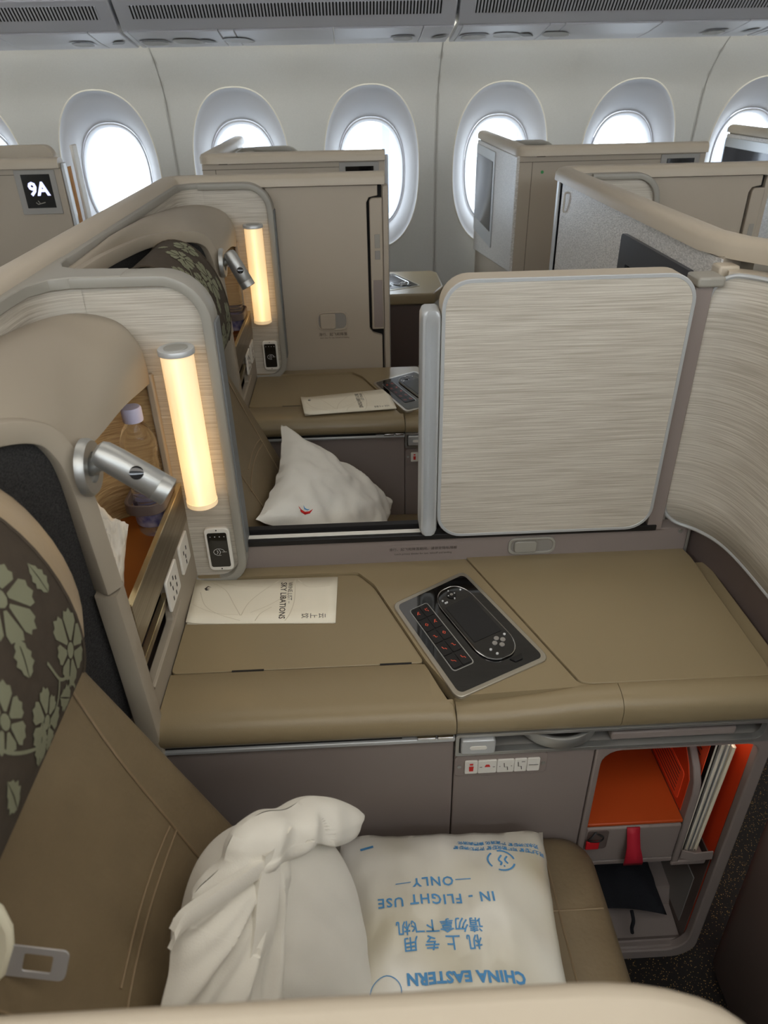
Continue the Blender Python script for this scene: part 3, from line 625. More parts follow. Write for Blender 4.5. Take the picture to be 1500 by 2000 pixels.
    sh = box('cubby_shelf', 0.389, 0.574, 0.815, 1.17, 0.460, 0.468, 'orange_dark', t, 0.002)
    wl = plate('cubby_divider', [(.815, .335), (1.17, .335), (1.17, .68), (.95, .66), (.88, .625), (.836, .59), (.820, .565), (.815, .54)], None, 'x', 0.576, 0.590, 'mauve', t, bevel=0.003)
    plate('divider_lining', [(.835, .468), (1.17, .468), (1.17, .675), (.95, .645), (.88, .61), (.85, .58), (.835, .555)], None, 'x', 0.5745, 0.576, 'orange', wl)
    cd = plate('notice_card', rrect(0.852, 1.03, 0.478, 0.552, 0.008), None, 'x', 0.5733, 0.5745, 'orange_card', wl)
    for i in range(7): ribbon('notice_line', [[(0.865, 0.487+i*0.0095), (1.0+0.02*math.sin(i*2.1), 0.487+i*0.0095)]], 0.0025, 'ink', cd, lambda q: (0.573, q.x, q.y))
    lp = box('pocket_lamp', 0.60, 0.655, 0.84, 0.90, 0.6795, 0.682, 'frost_white', t)
    dr = box('drawer', 0.392, 0.573, 0.812, 1.13, 0.358, 0.4585, 'mauve', t, 0.004)
    plate('drawer_grip', rrect(0.396, 0.436, 0.40, 0.455, 0.008), None, 'y', 0.8105, 0.813, 'mauve_dark', dr, bevel=0.001)
    st = loft('pull_strap', [[(x, y, z) for x in (0.468+w0, 0.492+w1)] for (y, z, w0, w1) in ((.8115, .459, 0, 0), (.806, .446, 0, 0), (.797, .42, .001, .002), (.793, .398, .000, .008), (.794, .378, .001, .013), (.798, .364, .003, .015))], 'strap', dr, solid=0.003)
    box('pull_tag', 0.393, 0.418, 0.803, 0.807, 0.410, 0.432, 'red_tag', dr, 0.001); tube('tag_cord', smooth_path([(.412, .812, .452), (.402, .805, .445), (.396, .803, .437), (.416, .803, .434), (.424, .805, .443), (.412, .812, .446)], 4), 0.0016, 'black_matt', dr, 6)
    box('drawer_rail', 0.390, 0.575, 0.815, 0.845, 0.340, 0.354, 'mauve', t, 0.003); box('pocket_base', 0.576, 0.645, 0.815, 1.0, 0.325, 0.338, 'mauve', t, 0.003)
    sweep('pocket_clip', [(.588, .812, .368), (.61, .804, .368), (.645, .804, .371)], rrect(-0.012, 0.012, -0.0015, 0.0015, 0.0008, 1), (0, 0, 1), 'mauve', t, smooth=True)
    loft('bay_tray', [[(x, y, z) for x in (0.392, 0.66)] for y, z in ((.825, .035), (.835, .028), (.90, .04), (.915, .085), (.97, .09), (.98, .14), (1.16, .145))], 'mauve', t, smooth=False, solid=0.006)
    box('bay_rim', 0.390, 0.662, 0.812, 0.832, 0.018, 0.034, 'mauve', t, 0.004)
    box('bay_label', 0.659, 0.6612, 0.85, 1.05, 0.06, 0.22, 'panel_grey', t)
    settle(t, (0.15, 1.0, 0), dx, dy)
    return t
CN = '\u6ed1\u884c\u3001\u8d77\u98de\u548c\u964d\u843d\u671f\u95f4\uff0c\u8bf7\u9501\u5b9a\u9690\u79c1\u9694\u677f'
def latch(parent, x0, x1, z0, z1, y, m='trim'):
    """recessed slide latch on a face at y that looks towards -y"""
    b = plate('latch_bezel', rrect(x0, x1, z0, z1, (z1-z0)*0.38), [rrect(x0+.006, x1-.006, z0+.006, z1-.006, (z1-z0)*0.28)], 'y', y-0.004, y+0.006, m, parent, bevel=0.0015)
    plate('latch_recess', rrect(x0+.004, x1-.004, z0+.004, z1-.004, 0.008), None, 'y', y-0.0012, y+0.004, 'panel_grey', b)
    plate('latch_slide', rrect(x0+.012, x0+(x1-x0)*0.60, z0+.007, z1-.007, 0.007), None, 'y', y-0.0075, y+0.002, m, b, bevel=0.002)
def divider():
    t = thing('privacy_divider', 'sliding privacy screen with line patterned panel on the rail between the two seats', 'privacy screen')
    ra = box('rail', -0.256, 0.672, 1.217, 1.252, 0.775, 0.853, 'mauve', t, 0.002)
    box('rail_end', 0.672, 0.677, 1.215, 1.25, 0.79, 0.862, 'silver', t, 0.001); lathe('rail_screw', [(0.004, 0), (0.004, 0.0015)], (0.655, 1.217, 0.845), (0, -1, 0), 'silver', ra, 12)
    tr = box('track', -0.244, 0.60, 1.209, 1.254, 0.853, 0.866, 'black_matt', t, 0.002)
    box('track_strip', -0.232, 0.14, 1.219, 1.231, 0.866, 0.8672, 'white_plastic', tr); box('track_wall', -0.244, 0.60, 1.240, 1.254, 0.866, 0.874, 'black_matt', tr)
    pan = plate('sliding_panel', rrect(0.147, 0.577, 0.869, 1.372, 0.048, 8), None, 'y', 1.197, 1.246, 'cap', t, bevel=0.003)
    plate('panel_face', rrect(0.153, 0.571, 0.875, 1.366, 0.043, 8), None, 'y', 1.1945, 1.198, 'laminate', pan)
    sweep('panel_trim', [(x, 1.196, z) for x, z in rrect(0.150, 0.574, 0.872, 1.369, 0.046, 8)], rrect(-.002, .002, -.0035, .0035, .001, 1), (0, 1, 0), 'silver_paint', pan, closed=True, smooth=True)
    g = []
    for i in range(21):
        z = 0.872+(1.322-0.872)*(0.5-0.5*math.cos(math.pi*i/20)); e = min(1, max(0, (min(z-0.872, 1.322-z))/0.022)); r = 0.016*math.sqrt(max(0, 1-(1-min(1, min(z-0.872, 1.322-z)/0.016))**2))
        w = 0.5+0.5*r/0.016; xc = 0.130; h = 0.0175*w; dd = 0.011*min(1, max(0, (min(z-0.872, 1.322-z)-0.012)/0.02))
        g.append([(xc-h, 1.24, z), (xc-h, 1.203, z), (xc-h*.85, 1.197, z), (xc-h*.62, 1.1955, z), (xc-h*.40, 1.1955+dd*.7, z), (xc, 1.1955+dd, z), (xc+h*.40, 1.1955+dd*.7, z), (xc+h*.62, 1.1955, z), (xc+h*.85, 1.197, z), (xc+h, 1.203, z), (xc+h, 1.24, z)])
    loft('grip', g, 'silver_paint', t, wrap=True, cap=True)
    po = box('end_post', 0.581, 0.612, 1.212, 1.245, 0.853, 1.345, 'mauve', t, 0.002); box('post_top', 0.578, 0.625, 1.20, 1.25, 1.345, 1.362, 'trim', po, 0.004)
    latch(t, 0.298, 0.396, 0.804, 0.845, 1.217)
    lb = box('notice_sticker', 0.03, 0.205, 1.2162, 1.2172, 0.803, 0.838, 'mauve', t)
    text('notice_text', CN, 0.0078, (0.122, 1.216, 0.8275), (1, 0, 0), (0, 0, 1), 'ink', lb)
    text('notice_text', 'Latch privacy divider for taxi, takeoff and landing', 0.0060, (0.122, 1.216, 0.8165), (1, 0, 0), (0, 0, 1), 'ink', lb)
    settle(t, (0.2, 1.23, 0.775), 0, 0)
    return t
surround('beige seat surround with lamp niche and bottle beside the near seat', 0, 0, web=True)
surround('beige seat surround with lamp niche beside the middle seat, behind the sliding screen', 0, 1.16, steep=True)
surround('beige seat surround ahead of the middle seat, behind the slanted long cap', 1.19, 1.16, steep=True)
surround('beige seat surround by the sidewall at the second window', 0.03, 2.45, steep=True, y0=.53)
surround('beige seat surround by the sidewall behind the slanted screen', 1.2, 2.45, steep=True, y0=.53)
console('brown side console with control panel beside the near seat', 0, 0)
console('brown side console with control panel beside the middle seat', 0, 1.16)
divider()
# ================================================================== SHELLS AND PARTITIONS
CAPP = [(-0.030, -0.010), (-0.029, 0.010), (-0.022, 0.020), (-0.010, 0.024), (0.010, 0.024), (0.022, 0.020), (0.029, 0.010), (0.030, -0.010)]
CAPP = [(b, a) for a, b in CAPP]       # (along z, across)
def seat_shell(label, dx, stepped):
    t = thing('seat_shell', label, 'partition', group='tall seat shells of the centre seats')
    xs = -0.545
    if stepped: path = [(xs+.085, .215), (xs+.085, 1.12), (xs+.075, 1.19), (xs+.02, 1.27), (xs, 1.34)]
    else: path = [(xs, .215), (xs, 1.2)]
    path += [(xs, 2.2)]+arc((xs+0.035, 2.375), 0.035, 180, 90, 5)+[(0.106, 2.41)]
    sweep('cap', [(x, y, 1.388) for x, y in path], CAPP, (0, 0, 1), 'cap', t, smooth=True)
    if stepped:
        box('rear_wall', xs+.07, xs+.105, .215, 1.24, .61, 1.38, 'shell', t); box('rear_wall', xs-.012, xs+.02, 1.27, 2.39, 0, 1.38, 'shell', t)
        fa = box('screen_wall_face', xs-.016, xs-.012, 1.27, 2.335, 0.3, 1.375, 'laminate_silver', t)
        box('edge_post', xs-.018, xs-.006, 2.37, 2.395, 0.3, 1.376, 'silver_paint', t, 0.003); box('edge_channel', xs-.012, xs-.006, 2.335, 2.37, 0.3, 1.376, 'mauve', t)
        tv = plate('monitor', rrect(1.36, 1.75, 1.06, 1.335, 0.01), [rrect(1.42, 1.70, 1.10, 1.275, 0.004)], 'x', xs-.026, xs-.016, 'tv_bezel', t, bevel=0.002)
        box('monitor_screen', xs-.0185, xs-.0165, 1.415, 1.705, 1.095, 1.28, 'grey_screen', tv)
        tube('coat_hook', smooth_path([(xs-.016, 2.27, 1.355), (xs-.024, 2.272, 1.352), (xs-.024, 2.272, 1.33), (xs-.022, 2.28, 1.305), (xs-.016, 2.28, 1.30)], 4), 0.003, 'white_plastic', t)
    else: box('rear_wall', xs-.02, xs+.028, .215, 2.39, 0, 1.38, 'shell', t)
    W = [(-.545, 0), (.092, 0), (.092, .905), (.062, .915), (.050, .93), (.050, 1.325), (.058, 1.34), (.085, 1.345), (.085, 1.375), (-.545, 1.375)]
    w = plate('aisle_wall', W, None, 'y', 2.395, 2.425, 'shell', t, bevel=0.002)
    box('gap', 0.045, 0.098, 2.412, 2.43, 0, 1.372, 'dark_gap', w)
    h = plate('door_handle', rrect(.059, .099, .928, 1.338, (0.004, 0.003, 0.003, 0.012), 4), None, 'y', 2.392, 2.42, 'shell', t, bevel=0.003)
    box('handle_pocket', .066, .096, 2.3905, 2.393, .935, 1.09, 'mauve', h, 0.001); box('lock_flag', .073, .09, 2.3905, 2.393, 1.19, 1.232, 'trim', h, 0.001); box('lock_flag', .073, .09, 2.3905, 2.393, 1.155, 1.182, 'panel_grey', h, 0.001)
    box('door_edge', .1005, .118, 2.40, 2.455, 0, 1.372, 'shell', t, 0.003)
    latch(t, -.127, -.022, .928, .992, 2.395, 'shell')
    text('latch_notice', '\u6ed1\u884c\u3001\u8d77\u98de\u548c\u964d\u843d', 0.012, (-.075, 2.3945, .914), (1, 0, 0), (0, 0, 1), 'ink', w)
    text('latch_notice', 'Latch door for taxi, takeoff and landing', 0.0062, (-.07, 2.3945, .903), (1, 0, 0), (0, 0, 1), 'ink', w)
    settle(t, (-.3, 1.4, 0), dx, 0)
seat_shell('tall beige shell with rounded cap behind the middle seat and its aisle wall with latch', 0, False)
seat_shell('tall beige shell ahead of the middle seat with silver screen wall and monitor', 1.205, True)
# the near seat's front wall: a sheet that curls from the divider towards the aisle
fw = thing('front_partition', 'curved line patterned wall ahead of the near seat, right of the sliding screen', 'partition')
cp = smooth_path([(.613, 1.224, 0), (.645, 1.212, 0), (.675, 1.182, 0), (.697, 1.135, 0), (.706, 1.07, 0), (.708, .96, 0), (.708, .7, 0), (.708, .25, 0)], 6)
sl = [0.0]
for a, b in zip(cp, cp[1:]): sl.append(sl[-1]+(b-a).length)
def zr(s, r=0.045): return 0 if s >= r else r-math.sqrt(max(0, r*r-(r-s)**2))
rows = [[] for _ in range(9)]
for p, s in zip(cp, sl):
    lo = 0.868+zr(s); hi = 1.362-zr(s)
    for i in range(9): rows[i].append((p.x, p.y, lo+(hi-lo)*i/8))
loft('wall_sheet', rows, 'laminate', fw, solid=0.008)
edge = [Vector(rows[8][i])+Vector((-.002, -.002, 0)) for i in range(len(cp)-1, -1, -1)]+[Vector(rows[i][0])+Vector((-.002, -.002, 0)) for i in range(7, 0, -1)]+[Vector(rows[0][i])+Vector((-.002, -.002, 0)) for i in range(len(cp))]
sweep('edge_trim', edge, circ(0.0042, 8), (1, 0, 0), 'silver_paint', fw, smooth=True)
lw = [tuple(p[:2]) for p in smooth_path([(.680, 1.25, 0), (.690, 1.222, 0), (.704, 1.18, 0), (.7135, 1.13, 0), (.718, 1.06, 0), (.72, .95, 0), (.72, .25, 0)], 5)]
plan_strip('lower_wall', lw, 0.60, 0.90, 'mauve_dark', fw)
sweep('top_ledge', [(p.x+.014, p.y+.014, 1.362) for p in cp[3:]], [(0.004, -.014), (0.004, .014), (-.02, .014), (-.02, -.014)], (0, 0, 1), 'cap', fw, smooth=True)
box('corner_block', .626, .662, 1.232, 1.266, 1.335, 1.372, 'cap', fw, 0.004)
settle(fw, (.7, .8, .6), 0, 0)
# near aisle wall of the nearest seat: its rounded top edge crosses the foreground
na = thing('aisle_partition', 'cream aisle side wall with rounded top corner at the bottom foreground', 'partition')
out = [(-.50, 0), (.245, 0), (.245, 1.09)]+arc((.105, 1.090), .14, 3, 90, 10)+[(-.50, 1.232)]
plate('wall_panel', out, None, 'y', .06, .203, 'cap', na, bevel=0.012, seg=4)
settle(na, (-.3, .13, 0), 0, 0)
# ------------------------------------------------ window-side shells across the far aisle
def window_shell(label, x0, x1, tv=False, sign=None):
    t = thing('window_seat_shell', label, 'partition', group='seat shells along the sidewall')
    path = [(x0+.03, 3.86), (x0+.03, 3.2)]+arc((x0+.055, 2.972), .025, 180, 270, 4)+[(x1, 2.947)]
    sweep('cap', [(x, y, 1.405) for x, y in path], CAPP, (0, 0, 1), 'cap', t, smooth=True)
    w = box('aisle_wall', x0+.012, x1, 2.932, 2.962, 0, 1.395, 'shell', t, 0.003)
    box('rear_wall', x0+.015, x0+.05, 2.965, 3.86, 0, 1.395, 'shell', t)
    c = x1-.095
    box('wall_seam', x0+.06, x0+.0615, 2.9315, 2.933, 0, 1.375, 'dark_gap', w); box('wall_seam', x0+.012, c-.075, 2.9315, 2.933, 1.374, 1.3755, 'dark_gap', w)
    d = plate('row_display', rrect(c-.075, c+.072, 1.24, 1.39, 0.003), None, 'y', 2.9285, 2.934, 'panel_grey', t, bevel=0.001)
    box('display_glass', c-.052, c+.052, 2.9275, 2.929, 1.262, 1.376, 'black', d)
    if sign:
        text('seat_number', sign, 0.062, (c+.002, 2.927, 1.325), (1, 0, 0), (0, 0, 1), 'sign', d, bold=0.0025)
        ribbon('seat_symbol', [[(c-.018, 1.281), (c-.012, 1.275), (c+.016, 1.281)], [(c-.01, 1.287), (c-.004, 1.279)]], 0.0025, 'trim', d, lambda q: (q.x, 2.927, q.y))
    b = box('status_light', x0+.075, x0+.107, 2.928, 2.935, 1.392, 1.404, 'black_matt', t, 0.001); box('red_led', x0+.077, x0+.085, 2.9272, 2.929, 1.394, 1.402, 'red_led', b)
    if tv:
        fcs = plate('screen_face', [(2.932, .975), (3.86, .885), (3.86, 1.39), (2.932, 1.395)], None, 'x', x0+.002, x0+.014, 'laminate_silver', t, bevel=0.004)
        m = plate('monitor_frame', rrect(3.36, 3.855, .985, 1.375, .012), None, 'x', x0-.002, x0+.004, 'silver_paint', t, bevel=0.002)
        box('monitor_screen', x0-.004, x0-.001, 3.40, 3.84, 1.05, 1.335, 'grey_screen', m)
        lathe('green_sticker', [(.006, 0), (.006, .001)], (x0+.10, 2.932, 1.34), (0, -1, 0), 'green', t, 10)
    else:
        box('door_edge', x1+.001, x1+.012, 2.94, 2.97, 0, 1.41, 'silver_paint', t, 0.002)
    settle(t, (x0+.3, 3.0, 0), 0, 0)
    return t
ws = window_shell('beige window seat shell with lit row sign at the left edge', -1.72, -1.05, sign='9A')
bk = box('door_leaf', .366, .370, .02, .05, 0, 1.39, 'orange_edge', ws); bk2 = box('door_leaf', .380, .392, .05, .10, 0, 1.46, 'white_plastic', ws, 0.003)
plate('inner_panel', rrect(-.7, .30, .3, 1.46, (0, 0, .04, 0)), None, 'y', .09, .13, 'cap', ws, bevel=0.004)
window_shell('beige window seat shell with dark row display above the middle seat', -.55, .135)
window_shell('beige window seat shell with slanted silver screen side', .625, 1.34, tv=True)
window_shell('beige window seat shell with silver face at the right edge', 1.845, 2.6, tv=True)
wc = thing('window_seat_console', 'console with control panel gleaming beside the middle window', 'console')
plate('deck', [(-.25, 3.22), (.36, 3.22), (.415, 3.35), (.415, 3.62), (.39, 3.66), (-.25, 3.66)], None, 'z', .78, .828, 'console', wc, bevel=0.008, seg=3)
box('front_panel', -.25, .35, 3.245, 3.26, 0, .78, 'mauve_dark', wc)
fr_ = bpy.data.objects.new('panel_inset', None)
e = link(fr_, wc); remote_panel(e, .8275)
wc_children = list(e.children)
for c in wc_children: c.parent = wc; c.location = (0, 2.45, 0)
bpy.data.objects.remove(e)
wc.location = (0, 0, 0)
# footwell housing of the next seat, at the right edge
fh = thing('footwell_housing', 'dark rounded footwell housing standing on the carpet at the right edge', 'housing')
rows = []
for z, g in ((0.0, .025), (.012, .010), (.04, .0), (.3, -.002), (.585, -.004), (.598, .004)):
    rows.append([(x, y, z) for x, y in rrect(.700+g, .86, .3+g, .805-g, .06, 6)])
loft('body', rows, 'mauve_dark', fh, wrap=True, cap=True)
lathe('port_ring', [(.012, 0), (.012, .003), (.009, .003), (.008, 0)], (.7565, .3, .5), (0, -1, 0), 'trim', fh, 16)
settle(fh, (1.0, .6, 0), 0, 0)
# ================================================================== SEATS
Xf = lambda z: -0.21-0.446*(z-0.71)
def superell(hx, hy, ex, n=40): 
    o = []
    for i in range(n):
        a = 2*math.pi*i/n; c, s = math.cos(a), math.sin(a); o.append((hx*math.copysign(abs(c)**(2/ex), c), hy*math.copysign(abs(s)**(2/ex), s)))
    return o
def flower(cx, cy, R, rot, n=7, seed=0):
    rnd = random.Random(seed); out = []
    for k in range(n):
        a = rot+2*math.pi*k/n; w = math.pi/n*0.90; r0 = R*0.27; r1 = R*rnd.uniform(0.82, 1.08)
        pts = [(r0, a-w*0.5)]
        for j in range(7): s = j/6; pts.append((r1*(0.86+0.14*math.sin(math.pi*s)+(0.05 if j % 2 else -0.04)), a-w+2*w*s))
        pts.append((r0, a+w*0.5))
        out.append([(cx+r*math.cos(q), cy+r*math.sin(q)) for r, q in pts])
    out.append([(cx+R*0.22*math.cos(i*math.pi/5), cy+R*0.22*math.sin(i*math.pi/5)) for i in range(10)])
    return out
def leaf(cx, cy, L, Wd, rot, seed=0):
    rnd = random.Random(seed); out = []
    for sgn in (1, -1):
        pts = [(0, sgn*0.04*Wd)]
        for j in range(1, 9): s = j/9; pts.append((L*s, sgn*Wd*math.sin(math.pi*s**0.8)*(1.0 if j % 2 else 0.72)))
        pts += [(L, sgn*0.02*Wd), (L*0.5, sgn*0.06*Wd)]
        out.append([(cx+x*math.cos(rot)-y*math.sin(rot), cy+x*math.sin(rot)+y*math.cos(rot)) for x, y in pts])
    return out
def seat(label, dy):
    t = thing('seat', label, 'seat', group='leather business seats')
    rows = []
    N = 26
    for i in range(N+1):
        s = i/N; z = 0.40+0.75*s; k = 1.0 if s < 0.93 else math.sqrt(max(0.02, 1-((s-0.93)/0.075)**2))
        rows.append([(Xf(z)-0.062+x*k, 0.470+y*(0.6+0.4*k), z) for x, y in superell(0.062, 0.236, 5.0)])
    loft('backrest', rows, 'leather', t, wrap=True, cap=True)
    fs = lambda y, z: (Xf(z)+0.0005, y, z)
    for nm, pts in (('seam', [(.640, 1.04), (.622, .975), (.610, .913), (.600, .837), (.590, .76), (.580, .62), (.575, .48)]), ('seam', [(.597, .822), (.536, .831), (.471, .837), (.394, .836), (.33, .825)]), ('seam', [(.594, .835), (.54, .845), (.471, .851), (.394, .850)]), ('seam', [(.30, 1.04), (.32, .975), (.335, .837), (.345, .62), (.35, .48)])):
        tube(nm, smooth_path([fs(y, z) for y, z in pts], 5), 0.0016, 'stitch', t, 5)
    # headrest pad, a pillow across the seat
    cX, cZ, rx, rz = -0.402, 1.192, 0.094, 0.148
    def pad(y0, y1, grow, a0, a1, n, ends):
        rr = []
        m = 22
        for i in range(m+1):
            s = i/m; y = y0+(y1-y0)*s; e = 1.0
            if ends: q = abs(2*s-1); e = (max(0.0, 1-q**6))**0.45 if q < 1 else 0.0; e = max(e, 0.05)
            ring = []
            for j in range(n+1):
                a = math.radians(a0+(a1-a0)*j/n); x = (rx*e+grow)*math.cos(a); z = (rz*(0.35+0.65*e)+grow)*math.sin(a)
                ring.append((cX+x*math.cos(.18)-z*math.sin(.18)*0.6, y, cZ+z+x*0.05))
            rr.append(ring)
        return rr
    loft('headrest', pad(.250, .697, 0, 0, 350, 35, True), 'leather_beige', t, wrap=True, cap=True)
    cl = loft('headrest_cloth', pad(.335, .598, 0.0045, -36, 215, 40, False), 'cloth_dark', t)
    # the print is carried on the cloth: p = (y, angle in metres along the cloth)
    def onc(p):
        a = p[1]/0.125+math.radians(0); x = (rx+0.0056)*math.cos(a); z = (rz+0.0056)*math.sin(a)
        return (cX+x*math.cos(.18)-z*math.sin(.18)*0.6, p[0], cZ+z+x*0.05)
    P = flower(.518, .064, .042, .3, 8, 1)+flower(.566, -.026, .034, .9, 7, 2)+flower(.488, -.042, .030, 1.2, 7, 5)+flower(.435, .006, .030, .7, 7, 6)+flower(.455, .075, .026, .7, 6, 7)
    P += leaf(.488, .005, .034, .014, 1.1, 3)+leaf(.548, -.068, .035, .014, 2.4, 4)+leaf(.46, -.066, .04, .016, 1.0, 5)+leaf(.41, -.06, .035, .014, 1.7, 6)+leaf(.575, .03, .03, .012, 1.5, 7)+leaf(.36, -.03, .035, .014, 1.0, 9)+leaf(.345, .05, .035, .014, .8, 10)
    P += flower(.48, .135, .038, .2, 8, 11)+flower(.563, .142, .036, .5, 7, 12)+flower(.39, .10, .038, .9, 8, 13)+leaf(.44, .105, .03, .012, 1.2, 14)+leaf(.52, .18, .03, .012, 1.9, 15)
    P = [[(min(max(y, .337), .596), min(max(a, -.078), .30)) for y, a in pl] for pl in P]
    pr = polys('floral_print', P, 'print', cl, onc); pr['kind'] = 'stuff'
    sm_ = ribbon('floral_stem', [[(p.x, p.y) for p in smooth_path([(a, b, 0) for a, b in l_], 5)] for l_ in [[(.565, -.07), (.55, -.045), (.53, -.03), (.52, -.005)], [(.53, -.03), (.515, -.045), (.49, -.05)], [(.50, -.07), (.46, -.045), (.42, -.01), (.41, .02)], [(.52, .09), (.50, .11)], [(.42, .09), (.45, .11)]]], 0.003, 'print', cl, onc); sm_['kind'] = 'stuff'
    for y in (.335, .598): tube('cloth_hem', [(cX+((rx+.005)*math.cos(math.radians(a)))*math.cos(.18)-(rz+.005)*math.sin(math.radians(a))*math.sin(.18)*.6, y, cZ+(rz+.005)*math.sin(math.radians(a))+(rx+.005)*math.cos(math.radians(a))*.05) for a in range(-36, 216, 8)], 0.0022, 'cloth_dark', cl, 5)
    # cushion
    rows = []
    for z, g in ((.30, .02), (.33, .0), (.42, -.006), (.445, -.002), (.458, .010), (.466, .026), (.469, .05)):
        rows.append([(x, y, z) for x, y in rrect(-.10+g, .388-g, .235+g, .806-g, .06, 6)])
    cu = loft('cushion', rows, 'leather', t, wrap=True, cap=True)
    for pth in ([(.20, .25), (.20, .80)], [(.30, .25), (.30, .80)], [(.0, .66), (.375, .66)], [(.0, .42), (.375, .42)]): tube('seam', [(x, y, .4695) for x, y in smooth_path([(a, b, 0) for a, b in pth], 6) for _ in [0] for (x, y) in [(_ + x, y)]] if False else [(p.x, p.y, .4692) for p in smooth_path([(a, b, 0) for a, b in pth], 6)], 0.0018, 'stitch', cu, 5)
    box('seat_base', -.08, .34, .26, .80, 0, .31, 'mauve_dark', t, 0.01)
    settle(t, (.1, .5, 0), 0, dy)
seat('brown leather seat with floral headrest cloth in the left foreground', 0)
seat('brown leather seat behind the sliding privacy screen', 1.16)
# ================================================================== LOOSE THINGS
def bottle(label, x, y, z):
    t = thing('water_bottle', label, 'bottle', (x, y, z), 'water bottles')
    pf = [(.012, .002), (.026, .0), (.030, .006), (.0305, .02), (.029, .03), (.0305, .045), (.030, .06)]
    for i in range(8): h = .06+i*.0115; pf += [(.0305-.004*(i/8), h+.002), (.0280-.004*abs(i-5)/8, h+.007)]
    pf += [(.0285, .155), (.0305, .165), (.0300, .180), (.024, .198), (.0145, .212), (.0135, .222)]
    lathe('bottle_body', pf, (0, 0, 0), (0, 0, 1), 'pet', t, 32)
    lathe('bottle_label', [(.0312, .022), (.0314, .03), (.0314, .052), (.0312, .06)], (0, 0, 0), (0, 0, 1), 'label', t, 32, cap=False)
    lathe('bottle_cap', [(.0165, .216), (.0170, .218), (.0170, .238), (.0150, .241)], (0, 0, 0), (0, 0, 1), 'cap_lilac', t, 28)
bottle('clear water bottle with lilac cap in the near lamp niche', -.379, 1.130, .9556)
bottle('clear water bottle in the far lamp niche behind the reading light', -.379, 2.290, .9556)
def menu(label, q, z, seed):
    t = thing('menu', label, 'menu', group='printed menus on the consoles')
    F = quad_frame(q[3], q[2], q[1], q[0], z)     # u along the length, v from the near edge to the far edge
    rows = [[Vector(F((i/16, j/4), 0.0012+0.004*max(0, 1-i/16*9)**2+0.0006)) for i in range(17)] for j in range(5)]
    loft('leaf', rows, 'paper', t, solid=0.0016)
    rows = [[Vector(F((0.004+i/16*0.992, j/4), 0.0004)) for i in range(17)] for j in range(5)]
    loft('leaf', rows, 'paper', t, solid=0.0008)
    h = 0.0040
    def fn(p): 
        b = 0.004*max(0, 1-p[0]*9)**2
        return F(p, h+b-0.001)
    U = (Vector(F((1, 0)))-Vector(F((0, 0)))); V = (Vector(F((0, 1)))-Vector(F((0, 0))))
    def tx(s, size, u, v, m='ink', bold=0): 
        o = Vector(F((u, v), 0.0030)); text('menu_text', s, size, o, -V, U, m, t, bold=bold, align='LEFT', lift=0)
    tx('SKY LIBATIONS', 0.0165, .622, .90, bold=.0002); tx('WINE LIST \u2013', 0.0125, .668, .90)
    for i, ch in enumerate('\u4e91\u4e0a\u996e'): text('menu_text', ch, 0.0155, Vector(F((.905-.058*i, .14), 0.003)), -V, U, 'ink', t, lift=0)
    polys('menu_emblem', [[(.070, .79), (.092, .86), (.118, .82), (.094, .835), (.086, .80), (.112, .79), (.088, .775), (.108, .755), (.084, .745)]], 'ink', t, fn)
    arcs = [[(.05, .70), (.10, .40), (.20, .20), (.36, .05)], [(.11, .95), (.22, .75), (.30, .40), (.355, .16)], [(.36, .16), (.40, .45), (.50, .75), (.60, .97)], [(.70, .96), (.66, .65), (.55, .40), (.42, .22)], [(.70, .97), (.71, .5), (.69, .2), (.66, .04)], [(.72, .96), (.80, .78), (.95, .80)], [(.46, .04), (.49, .20), (.56, .34)], [(.15, .95), (.30, .85), (.48, .82)], [(.02, .40), (.18, .22), (.34, .18)]]
    ribbon('menu_pattern', [[(p.x, p.y) for p in smooth_path([(a, b, 0) for a, b in l_], 6)] for l_ in arcs], 0.006, 'ink_light', t, fn)
menu('cream wine list lying on the near console', [(-.341, 1.184), (-.055, 1.178), (-.058, 1.036), (-.337, 1.052)], .7905, 1)
menu('cream wine list lying on the middle seat console', [(-.179, 2.121), (.097, 2.173), (.116, 2.014), (-.161, 1.988)], .7975, 2)
